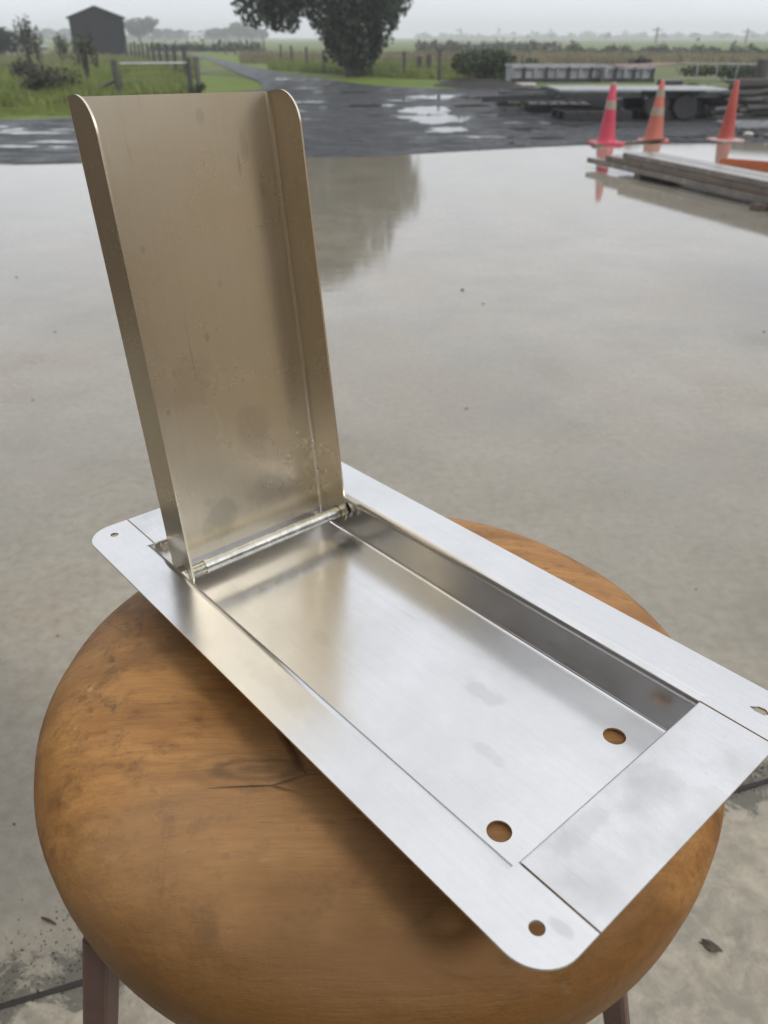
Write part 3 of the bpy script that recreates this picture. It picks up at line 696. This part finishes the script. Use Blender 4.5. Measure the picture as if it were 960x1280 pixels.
grass_patch('dry_grass', [(-60, 96), (60, 92), (140, 84), (240, 80), (240, 72), (60, 66), (-60, 66)], 9000, .15, .38, M['dry_grass'], 'pale dry grass at the back of the left paddock', .02, 2)
grass_patch('mown_grass', [(-60, 149), (0, 148), (110, 145), (170, 138), (170, 128), (110, 132), (0, 136), (-60, 136)], 16000, .02, .06, M['grass'], 'short mown grass strip beside the gravel on the left', .010, 3)
grass_patch('fence_grass', [(335, 88), (400, 93), (450, 96), (500, 99), (560, 100), (640, 97), (640, 86), (560, 84), (450, 80), (340, 74)], 26000, .08, .30, M['grass'], 'longer grass along the wire fence behind the big tree', .018, 4)
grass_patch('straw_grass', [(300, 80), (560, 84), (700, 82), (960, 82), (980, 74), (700, 71), (560, 71), (300, 70)], 26000, .12, .42, M['dry_grass'], 'straw coloured grass beyond the fence', .03, 6)

# ================================================================== SHED
shc = G(128, 72.5, -.06); dep = 4.0; sw = 3.3; sh = 2.24; pk = 2.80
shed = empty('farm_shed', shc, 'small dark gabled shed standing in the left paddock', 'shed', rz=R_(17))
m = MB(); hw = sw/2
m.add([(-hw, 0, 0), (hw, 0, 0), (hw, 0, sh), (0, 0, pk), (-hw, 0, sh), (-hw, dep, 0), (hw, dep, 0), (hw, dep, sh), (0, dep, pk), (-hw, dep, sh)],
      [(0, 1, 2, 3, 4), (9, 8, 7, 6, 5), (0, 4, 9, 5), (1, 6, 7, 2)])
m.build('wall', M['shed'], shed)
rm = MB()
for s in (-1, 1):
    rm.add([(0, -.12, pk+.05), (s*(hw+.14), -.12, sh-.02), (s*(hw+.14), dep+.1, sh-.02), (0, dep+.1, pk+.05), (0, -.12, pk-.01), (s*(hw+.14), -.12, sh-.08), (s*(hw+.14), dep+.1, sh-.08), (0, dep+.1, pk-.01)],
           [(0, 1, 2, 3), (7, 6, 5, 4), (0, 4, 5, 1), (1, 5, 6, 2), (2, 6, 7, 3)])
rm.build('roof', M['shed_roof'], shed)
rb_ = MB()
for i in range(24):
    x = -hw+.08+i*(sw-.16)/23; rb_.box((x, -.012, (sh+(pk-sh)*(1-abs(x)/hw))/2), (.035, .024, sh+(pk-sh)*(1-abs(x)/hw)-.05))
o = rb_.build('cladding_rib', M['shed'], shed); o['kind'] = 'stuff'

# ================================================================== GATE AND FENCES
def post(name, px, py, topy, w, mat, label, group, px_top=None, parent=None):
    g = G(px, py, -.06); Y = g.y; zt = AT(px, topy, Y).z
    m = MB(); m.tube([(0, 0, -.1), (0, 0, zt+.06)], [w, w*.92], 9)
    return tag(m.build(name, mat, loc=g, smooth=True), label, 'post', group)
gA = G(150, 121, -.06); zA = AT(150, 75, gA.y).z+.06
gp_ = empty('gate_post', gA, 'thick leaning gate post with a diagonal brace, left of the tube gate', 'post')
m = MB(); m.tube([(0, 0, -.1), (-.03, 0, zA)], [.068, .062], 10); m.build('post_shaft', M['dark_post'], gp_, smooth=True)
m = MB(); bq = G(108, 121, -.06)-gA; m.tube([(0, -.02, zA*.48), (bq.x, bq.y-.02, .04)], .036, 8); m.build('brace', M['dark_post'], gp_)
gB = G(241, 117, -.06); zB = AT(239, 72, gB.y).z+.06
m = MB(); m.tube([(0, 0, -.1), (-.02, 0, zB)], [.05, .045], 10)
tag(m.build('gate_post', M['dark_post'], loc=gB, smooth=True), 'gate post at the right end of the tube gate', 'post')
gC = G(249, 113, -.06); zC = AT(247, 71, gC.y).z+.06
m = MB(); m.tube([(0, 0, -.1), (0, 0, zC)], [.07, .066], 10)
tag(m.build('strainer_post', M['post'], loc=gC, smooth=True), 'stout strainer post just behind the right gate post', 'post')
gate = empty('tube_gate', gA, 'pale galvanised tube gate between two dark posts', 'gate')
e0 = Vector((.09, 0, zA-.07)); e1 = gB-gA+Vector((-.07, 0, zB-.11))
m = MB(); m.tube([e0, e1], .022, 8); m.build('rail', M['galv'], gate)
m = MB(); dz = Vector((0, 0, -.62)); m.tube([e0+dz, e1+dz], .014, 8); m.build('rail', M['dark_steel'], gate)
for t in (0.0, 1.0):
    m = MB(); p = e0.lerp(e1, t); m.tube([p, p+dz], .014, 8); m.build('upright', M['dark_steel'], gate)
for k in range(1, 5):
    m = MB(); d2 = Vector((0, 0, -.62*k/5)); m.tube([e0+d2, e1+d2], .004, 5); m.build('wire', M['dark_steel'], gate)

def fence(name, pxs, label, ph, pr, mat, wires=4):
    g0 = G(*pxs[0], -.06); t = empty(name, g0, label, 'fence'); tops = []
    for (px, py) in pxs:
        g = G(px, py, -.06)-g0; h = ph*random.Random(int(px)).uniform(.93, 1.07); m = MB(); m.tube([(0, 0, -.1), (0, 0, h)], [pr, pr*.9], 7); m.build('post', mat, t, loc=g, smooth=True); tops.append(g)
    for k in range(wires):
        m = MB(); z = ph*(.25+.65*k/(wires-1)); m.tube([p+Vector((0, -pr, z)) for p in tops], .004, 4); m.build('wire', M['dark_steel'], t)
fence('post_fence', [(234, 99), (221, 93), (211, 89), (202, 86), (194, 83.5), (187, 81.5), (181, 80), (176, 78.6), (171, 77.2), (166, 76), (160, 75)], 'row of dark fence posts running back beside the driveway', .92, .075, M['dark_post'])
fence('wire_fence', [(352, 80), (365, 82), (384, 87), (405, 91), (464, 96), (505, 98), (549, 101.5), (606, 99)], 'post and wire fence behind the big tree', .80, .055, M['dark_post'])
fence('short_post_pair', [(524, 95), (536, 95)], 'pair of short stout posts close together in front of the wire fence', .62, .085, M['dark_post'], 2)
fence('far_fence', [(282, 68), (294, 69), (302, 69.5), (311, 70.5), (320, 71), (331, 72.5)], 'far line of thin posts on the other side of the driveway', .9, .06, M['post'], 3)

# ================================================================== STEEL BINS BEHIND THE TRAILER
def at_w(px, Y): d = ray(px, 100); return d.x*Y/d.y
def steel_bin(pxa, pxb, ytop, ybot, Y, label, ribs, darkright=False):
    xa, xb = at_w(pxa, Y), at_w(pxb, Y); zt = AT(700, ytop, Y).z; zb = max(AT(700, ybot, Y).z, -.0)
    t = empty('steel_bin', ((xa+xb)/2, Y, zb), label, 'steel bin', 'long steel bins behind the trailer'); w = xb-xa; h = zt-zb
    m = MB(); m.box((0, 0, h*.45), (w, .02, h*.9)); m.box((0, .9, h*.45), (w, .02, h*.9)); m.box((-w/2+.01, .45, h*.45), (.02, .88, h*.9)); m.box((w/2-.01, .45, h*.45), (.02, .88, h*.9)); m.box((0, .45, .02), (w-.05, .86, .03)); m.build('panel', M['galv_dull'], t)
    m = MB(); m.box((0, -.02, h-.03), (w+.05, .06, .05)); m.build('top_rim', M['galv'], t); m = MB(); m.box((0, .92, h-.03), (w+.05, .06, .05)); m.build('top_rim', M['galv'], t)
    m = MB(); m.box((0, -.03, .035), (w+.05, .07, .07)); m.build('skid', M['dark_steel'], t)
    for k in range(ribs):
        m = MB(); m.box((-w/2+w*(k+.02)/(ribs-1)*.98, -.035, h*.45), (.045, .045, h*.86)); m.build('rib', M['dark_steel'] if k % 2 else M['galv_dull'], t)
steel_bin(640, 753, 81, 103, 17.0, 'long grey steel bin with upright ribs, left of the pair behind the trailer', 9)
steel_bin(756, 815, 82, 103, 16.6, 'shorter steel bin with a bright rim, right of the long grey one', 6)
# junk on the bin
t = empty('engine_part', AT(797, 83, 16.9), 'dark lumpy machine parts lying on top of the shorter steel bin', 'machine part')
for k, (x, z, r) in enumerate(((-.12, .04, .09), (.05, .07, .11), (.2, .05, .08))):
    o = rock('lump', (x, 0, z-.06), r, M['black'], .9, 20+k, t)
m = MB(); m.beam((-.25, -.05, .0), (.42, .0, .05), .05, .03); m.build('bar', M['rust'], t)
# pale timber along the rim
m = MB(); a, b = AT(768, 81.5, 16.5), AT(845, 79.5, 16.9); mid = (a+b)/2; m.beam(a-mid, b-mid, .07, .03)
tag(m.build('timber_batten', M['conebase'], loc=mid), 'pale batten resting along the rim of the shorter steel bin', 'timber')
m = MB(); m.box((0, 0, .2), (.35, .5, .42)); tag(m.build('dark_crate', M['dark_steel'], loc=(at_w(838, 16.9), 16.9, -.0), bevel=.02), 'dark crate at the right end of the steel bins', 'crate')
# light poles on top
for px in (662, 742):
    pass

# rail fence on the right
rf_ = empty('rail_fence', (at_w(845, 19.5), 19.5, -.06), 'thin pale metal rail fence on the right behind the trailer', 'fence')
x0, x1 = 0, at_w(960, 19.5)-at_w(845, 19.5)+1.0; zt = AT(900, 79, 19.5).z+.06
for z in (zt, zt*.55, .12):
    m = MB(); m.tube([(x0, 0, z), (x1, 0, z-.04)], .012 if z == zt else .007, 6); m.build('rail', M['galv_dull'], rf_)
for k in range(8):
    m = MB(); x = x0+(x1-x0)*k/7; m.tube([(x, 0, 0), (x, 0, zt)], .013, 6); m.build('upright', M['galv_dull'], rf_)
m = MB(); m.tube([(0, 0, -.1), (0, 0, .75)], .13, 9); tag(m.build('corner_post', M['dark_post'], loc=(at_w(950, 18.8), 18.8, -.05)), 'thick dark post at the right end of the rail fence', 'post')
bush(905, 100, .55, 1.6, 2600, .06, M['leaf_mid'], 'low green weeds growing behind the rail fence', ry=.7, cat='weeds', name='weeds', stems=3)
bush(935, 112, .30, .8, 700, .05, M['leaf_mid'], 'low weeds between the trailer and the scrap heap', ry=.5, cat='weeds', name='weeds', stems=3)
bush(866, 131, .40, .35, 700, .04, M['leaf_mid'], 'yellow green weeds growing beside the trailer wheel', ry=.3, cat='weeds', name='weeds', stems=2)
bush(664, 138, .20, .45, 600, .035, M['leaf_mid'], 'small patch of weeds at the left end of the trailer drawbar', ry=.3, cat='weeds', name='weeds', stems=2)

# ================================================================== FLAT DECK TRAILER
Yt = 13.9; xa, xb = at_w(702, Yt), at_w(914, Yt+.2); zt = AT(800, 112, Yt).z
tr = empty('flat_trailer', ((xa+xb)/2, Yt, -.035), 'low flat deck trailer with a wet pale deck and dark wheels', 'trailer'); w = xb-xa; zt += .035
for k in range(7):
    m = MB(); m.box((0, .09+.185*k, zt-.018), (w, .178, .03)); m.build('deck_board', M['galv_dull'], tr)
m = MB(); m.box((0, 0.02, zt-.075), (w, .05, .08)); m.box((0, 1.28, zt-.075), (w, .05, .08))
for k in range(9): m.box((-w/2+.03+(w-.06)*k/8, .65, zt-.075), (.05, 1.2, .07))
m.build('chassis', M['dark_steel'], tr)
m = MB(); m.beam((-w/2, .35, zt-.12), (-w/2-1.15, .62, zt-.17), .08, .09); m.beam((-w/2, .95, zt-.12), (-w/2-1.15, .68, zt-.17), .08, .09); m.build('drawbar', M['dark_steel'], tr)
m = MB(); m.beam((-w/2-1.05, .65, zt-.2), (-w/2-1.05, .65, .0), .06, .06); m.build('jockey_leg', M['dark_steel'], tr)
def wheel(x, y):
    wq = empty('wheel', (x, y, .19), None, None); wq.parent = tr
    m = MB(); seg = 22
    prof = [(.11, -.07), (.17, -.075), (.19, -.055), (.19, .055), (.17, .075), (.11, .07)]
    m.lathe(prof, seg); m.v = [(p[0], p[2], p[1]) for p in m.v]; m.build('tyre', M['black'], wq, smooth=True)
    m = MB(); m.lathe([(.108, -.05), (.108, .05), (.03, .055)], seg); m.v = [(p[0], p[2], p[1]) for p in m.v]; m.build('rim', M['black'], wq)
for x in (.18, .62):
    for y in (-.02, 1.32): wheel(x, y)
m = MB(); m.box((.4, -.04, .41), (.95, .2, .02)); m.build('mudguard', M['dark_steel'], tr)
# stacks of dark steel and pallets round the trailer
def thing_box(name, px, py, size, mat, label, cat, rz=0, bev=.01):
    m = MB(); m.box((0, 0, size[2]/2), size); o = m.build(name, mat, loc=G(px, py, -.035), bevel=bev); o.rotation_euler = (0, 0, rz); return tag(o, label, cat)
def pallet(px, py, label, rz=0, n=6, L_=1.1, mat=None, z=0):
    g = G(px, py, -.035); g.z += z; t = empty('pallet', g, label, 'pallet', rz=rz)
    for k in range(n):
        m = MB(); m.box((-L_/2+L_*(k+.5)/n, .4, .12), (L_/n*.72, .8, .02)); m.build('slat', M['dark_post'], t)
    for y in (.05, .4, .75):
        m = MB(); m.box((0, y, .058), (L_, .08, .1)); m.build('bearer', M['black'], t)
pallet(748, 151, 'weathered pallet on the gravel in front of the trailer, left of the wheels', .1)
pallet(700, 141, 'weathered pallet partly under the trailer drawbar', -.08)
pallet(842, 150, 'dark weathered pallet leaning low beside the right hand wheel', .25, 6, .8)
def tube_pile(px, py, L_, rows, r, mat, label, rz=0, cat='steel pipes'):
    t = empty('pipe_bundle', G(px, py, -.035), label, cat, rz=rz)
    for j in range(rows):
        for k in range(5-j):
            m = MB(); y = (k+j*.5)*2.05*r; jit = random.Random(j*9+k).uniform(-.12, .12); m.tube([(-L_/2+jit, y, r+j*1.75*r), (L_/2+jit, y, r+j*1.75*r)], r, 8); m.build('pipe', mat, t)
tube_pile(692, 132, 2.0, 3, .05, M['dark_steel'], 'bundle of dark steel pipes on the ground left of the trailer', .05)
tube_pile(845, 128, 1.6, 2, .04, M['galv_dull'], 'short bundle of grey pipes beneath the trailer deck', -.1)
thing_box('black_tank', 683, 126, (.28, .3, .26), M['black'], 'small black tank standing by the trailer drawbar', 'tank', .2, .05)
thing_box('pale_slab', 640, 106.5, (1.25, .7, .07), M['pale'], 'pale thin slab lying at the foot of the steel bins', 'slab', -.1)
thing_box('black_bin', 858, 147, (.34, .3, .3), M['black'], 'black battered box right of the trailer wheels', 'box', .3, .05)
for q, (px, py, r_, lb) in enumerate(((838, 149, .26, 'black crumpled tarpaulin heap in front of the trailer wheels'), (812, 146, .17, 'smaller black crumpled bundle left of the tarpaulin heap'), (872, 148, .17, 'black lumpy bundle between the tarpaulin heap and the red cone'), (948, 137, .30, 'largest black crumpled heap at the right edge of the photo'))):
    o = rock('tarpaulin_bundle', G(px, py, -.05), r_, M['black'], .75, 60+q); tag(o, lb, 'tarpaulin')
thing_box('steel_sheet', 772, 140, (1.5, .5, .03), M['galv_dull'], 'thin pale edged steel sheet lying under the trailer deck', 'steel sheet', .05, .004)
thing_box('dark_beam', 760, 134, (1.7, .16, .14), M['black'], 'long dark beam on the ground beneath the trailer deck', 'beam', -.03, .01)
thing_box('dark_beam', 715, 124, (1.9, .2, .2), M['dark_steel'], 'dark beam stack beside the trailer drawbar', 'beam', .06, .01)
o = rock('soil_clod', G(880, 143, -.03), .22, M['soil'], .8, 31); tag(o, 'dark soil heap between the black box and the red cone', 'soil heap')
def tyre(px, py, z, label, tilt=0):
    m = MB(); m.lathe([(.12, -.07), (.19, -.08), (.22, -.05), (.22, .05), (.19, .08), (.12, .07), (.115, 0), (.12, -.07)], 22); m.f = m.f[:-2]
    o = m.build('scrap_tyre_ring', M['black'], smooth=True, loc=G(px, py, -.035)+Vector((0, 0, z))); o.rotation_euler = (tilt, 0, 0); tag(o, label, 'tyre', 'old tyres by the trailer')
tyre(822, 146, .08, 'old black tyre lying flat in front of the trailer wheels')
tyre(824, 143, .26, 'old black tyre on top of the one lying flat', .15)

# ================================================================== SCRAP HEAP ON THE RIGHT
rn = random.Random(12); k = 0
labels = ['rough dark post', 'split grey post', 'muddy round post', 'short broken post']
for j in range(5):
    for i in range(7):
        x = at_w(932, 14.6)+rn.uniform(-.45, 1.5); y = 13.7+i*.26+rn.uniform(-.1, .1); z = .04+j*.10
        if j > 2 and rn.random() < .35: continue
        l = rn.uniform(.28, .62); a = rn.uniform(-1.3, 1.3); r = rn.uniform(.035, .06)
        m = MB(); m.tube([(-l, -l*a*.5, 0), (0, 0, rn.uniform(-.01, .03)), (l, l*a*.5, rn.uniform(-.05, .16))], [r, r*1.05, r*.85], 8)
        o = m.build('old_post', rn.choice([M['dark_post'], M['dark_post'], M['bark']]), loc=(x, y, z), smooth=True)
        tag(o, 'old fence post lying in the heap right of the trailer', 'post', 'old fence posts heaped right of the trailer')
ms = empty('steel_grating', G(985, 162, -.03), 'pale steel grating lying in front of the heap of old posts', 'grating', rz=R_(-4))
for k in range(12):
    m = MB(); m.box((-.75+k*.135, .25, .03), (.03, .9, .025)); m.build('bar', M['galv'], ms)
for y in (-.2, .1, .4, .7):
    m = MB(); m.box((0, y, .05), (1.6, .03, .02)); m.build('cross_bar', M['galv'], ms)
o = rock('rubble', G(935, 170, -.02), .07, M['pale'], .4, 5); tag(o, 'pale stone on the edge of the concrete by the grating', 'stone')
for q, (px, py, s) in enumerate(((945, 171, .05), (958, 172, .06), (925, 168, .04), (640, 178, .03), (600, 190, .03), (900, 170, .05))):
    o = rock('rubble', G(px, py, -.03), s, M['stone'] if q % 2 else M['soil'], .5, 40+q); tag(o, 'dark stone on the muddy edge of the concrete', 'stone', 'dark stones along the concrete edge')

# ================================================================== FAR TREES, HEDGES, POLES, BUILDINGS
protos = []
for v in range(3):
    h = 8; rn = random.Random(30+v); bl = [(0, 0, h*.55, h*.30, h*.3, h*.34, 4)]
    for k in range(7): a = rn.uniform(0, 6.28); q = h*rn.uniform(.12, .3); bl.append((math.cos(a)*q, math.sin(a)*q, h*rn.uniform(.35, .8), h*rn.uniform(.12, .2), h*.17, h*rn.uniform(.1, .2), 1.2))
    V, Fq = leaves(rng, bl, 2600, .30, shell=.2); me = bpy.data.meshes.new('crown'); me.from_pydata(V.tolist(), [], Fq.tolist()); me.materials.append(M['leaf_far'])
    tm = MB(); tm = tree_mb(rn, h, .2, 5); mt = bpy.data.meshes.new('trunk'); mt.from_pydata(tm.v, [], tm.f); mt.materials.append(M['bark']); protos.append((me, mt))
fd = [(171, 20, 230, 1.25, 0, 'rounded hazy tree rising just right of the dark shed'),
      (197, 34, 330, 1, 1, 'hazy tree in the far line, first right of the rounded one'), (210, 34, 340, .9, 2, 'hazy tree in the far line, second right of the rounded one'), (222, 36, 335, .9, 0, 'low hazy tree in the middle of the far line'),
      (236, 37, 350, .9, 1, 'low hazy tree right of the middle of the far line'), (250, 37, 320, 1, 2, 'hazy tree beside the far white building'), (266, 34, 300, 1.2, 0, 'broad hazy tree left of the tallest far one'),
      (281, 33, 300, 1.1, 1, 'broad hazy tree touching the tallest far one'), (297, 26, 290, 1.1, 2, 'tallest tree of the far line left of the big tree'), (313, 33, 300, 1.2, 0, 'hazy tree of the far line nearest the big tree'), (327, 35, 310, 1.1, 1, 'hazy tree half hidden behind the big tree'),
      (60, 34, 420, 1.3, 2, 'very faint tree left of the dark shed'), (80, 34, 430, 1.2, 1, 'very faint tree beside the dark shed wall'), (38, 35, 420, 1.1, 0, 'very faint tree near the left edge'), (18, 35, 430, 1.3, 1, 'very faint tree behind the left edge bush'),
      (760, 40, 460, .9, 0, 'small faint tree on the horizon above the pink cone'), (830, 41, 520, 1.5, 1, 'wide faint tree on the horizon, left of the right hand pole'), (870, 40, 520, 1.6, 2, 'wide faint tree on the horizon beside the left hand pole'), (905, 41, 520, 1.6, 0, 'wide faint tree on the horizon between the poles'),
      (945, 41, 520, 1.6, 1, 'wide faint tree on the horizon at the right edge'), (690, 42, 500, 1.0, 2, 'faint small tree on the horizon above the long bin'), (660, 42.5, 520, 1.0, 0, 'faintest small tree on the horizon above the green bush')]
for px, ty, Y, wd, v, lb in fd:
    top = AT(px, ty, Y); x = top.x; h = top.z+.06; sc = h/7.6
    t = empty('distant_tree', (x, Y, -.06), lb, 'tree', 'hazy trees along the horizon', rz=px)
    t.scale = (sc*wd*1.7, sc*wd*1.7, sc)
    for nm, me in (('crown', protos[v][0]), ('trunk', protos[v][1])):
        o = bpy.data.objects.new(nm, me); COL.objects.link(o); o.parent = t
# hedges and tussock lines across the fields
def hedge(pxa, pya, pxb, pyb, h, n, mat, label, size=.2, thick=.8):
    a, b = G(pxa, pya, -.06), G(pxb, pyb, -.06); r = np.random.default_rng(int(pxa+pya*3)); t = r.uniform(0, 1, n)
    P = np.outer(1-t, a)+np.outer(t, b); P[:, 1] += r.normal(0, thick, n)*.5; P[:, 2] = -.06+np.abs(r.normal(0, .45, n))*h*(.55+.45*np.sin(t*37)*np.sin(t*91))
    u = r.normal(size=(n, 3))*size; v = r.normal(size=(n, 3))*size*.7; V = np.stack([P-u, P+v, P+u, P-v], 1).reshape(-1, 3); V[:, 2] = np.maximum(V[:, 2], -.1)
    tag(np_mesh('hedge', V, np.arange(4*n).reshape(n, 4), mat), label, 'hedge')
hedge(190, 64, 330, 65, .9, 1500, M['leaf_far'], 'low dark rushy line across the field behind the driveway', .15)
hedge(520, 66, 960, 67.5, .7, 3500, M['leaf_grey'], 'low brown rushy line across the field on the right', .13)
hedge(520, 60.5, 700, 60.5, .8, 1200, M['leaf_far'], 'farther thin line of rushes right of the big tree', .2)
hedge(-20, 50, 330, 50, 3.0, 2600, M['leaf_far'], 'long dark hedge at the foot of the far trees on the left', .8, 4)
hedge(520, 48.6, 980, 48.6, 4.2, 3200, M['leaf_far'], 'faint shelter hedge along the horizon on the right', 1.0, 5)
def pole(px, topy, Y, label):
    g = (at_w(px, Y), Y, -.06); h = AT(px, topy, Y).z; t = empty('utility_pole', g, label, 'utility pole', 'utility poles in the fields')
    m = MB(); m.tube([(0, 0, 0), (0, 0, h)], .16, 7); m.build('pole_shaft', M['post'], t); m = MB(); m.beam((-.9, 0, h-.5), (.9, 0, h-.5), .14, .16); m.build('crossarm', M['post'], t)
pole(812, 33, 170, 'left of the two wooden utility poles on the right'); pole(922, 35, 170, 'right hand wooden utility pole near the right edge')
def far_house(px, topy, Y, w, label):
    x = at_w(px, Y); h = AT(px, topy, Y).z+.06; t = empty('far_building', (x, Y, -.06), label, 'building', 'pale buildings far off in the haze')
    m = MB(); m.box((0, 0, h*.33), (w, 5, h*.66)); m.build('wall', M['pale'], t)
    m = MB(); m.add([(-w/2-.2, -2.7, h*.66), (w/2+.2, -2.7, h*.66), (w/2+.2, 2.7, h*.66), (-w/2-.2, 2.7, h*.66), (-w/2, 0, h), (w/2, 0, h)], [(0, 1, 5, 4), (2, 3, 4, 5), (0, 4, 3), (1, 2, 5), (3, 2, 1, 0)]); m.build('roof', M['galv'], t)
    for q in (-.25, .2):
        m = MB(); m.box((w*q, -2.52, h*.34), (w*.12, .06, h*.28)); m.build('window', M['dark_steel'], t)
far_house(253, 40, 300, 5, 'small white building among the far trees on the left')
far_house(632, 43, 330, 9, 'low white building on the horizon right of the big tree')
far_house(14, 53, 62, 4.2, 'low pale building at the left edge behind the saplings')

# ================================================================== UNSEEN BUILDINGS ADDED FOR THEIR REFLECTIONS IN THE STEEL
ws = empty('added_building', (0, 0, 0), 'tan clad workshop round the near side of the yard, seen only in the steel', 'added_building')
m = MB(); m.box((5.6, -1.4, 1.05), (4.4, 8.0, 2.1)); m.build('side_wall', M['tan_clad'], ws)
m = MB(); m.box((.2, -5.0, 1.6), (6.3, 4.4, 3.2)); m.build('back_wall', M['mid_clad'], ws)
def lean_to(t, x0, x1, y0, y1, z0, z1):
    m = MB(); m.add([(x0, y0, z0), (x0, y1, z0), (x1, y1, z1), (x1, y0, z1), (x0, y0, z0+.1), (x0, y1, z0+.1), (x1, y1, z1+.1), (x1, y0, z1+.1)], [(3, 2, 1, 0), (4, 5, 6, 7), (0, 1, 5, 4), (1, 2, 6, 5), (2, 3, 7, 6), (3, 0, 4, 7)]); m.build('roof', M['shed_roof'], t)
lean_to(ws, 3.25, 8, -5.5, 2.8, 2.11, 2.6); lean_to(ws, -3.0, 3.24, -7.4, -2.6, 3.22, 3.5)
m = MB(); m.box((3.37, -2.0, 1.0), (.06, .9, 2.0)); m.build('door', M['brownplank'], ws)
m2 = empty('added_dark_shed', (-2.9, -.2, 0), 'tall unseen dark block added left of the yard to darken the steel and hold back the sky', 'shed')
m = MB(); m.box((-2.5, 0, 1.6), (5, 6.8, 3.2)); m.build('wall', M['dark_clad'], m2)  # added unseen mass: dark reflections in the steel, less sky from the left
m = MB(); m.box((-2.45, 0, 3.27), (5.5, 7.2, .12)); m.build('roof', M['shed_roof'], m2)
# ================================================================== HAZE (drizzle)
m = MB(); m.box((0, 0, 0), (2600, 2600, 16)); hz = m.build('haze', None, loc=(0, 0, 8-1.1))
hm = bpy.data.materials.new('drizzle_haze'); hm.use_nodes = True; ht = hm.node_tree; ht.nodes.clear()
ho = ht.nodes.new('ShaderNodeOutputMaterial'); pv = ht.nodes.new('ShaderNodeVolumePrincipled')
pv.inputs['Color'].default_value = (.93, .945, 1.0, 1); pv.inputs['Density'].default_value = .0019; pv.inputs['Anisotropy'].default_value = .1
ht.links.new(pv.outputs[0], ho.inputs['Volume']); hz.data.materials.append(hm)
tag(hz, kind='stuff')
bpy.context.view_layer.update()
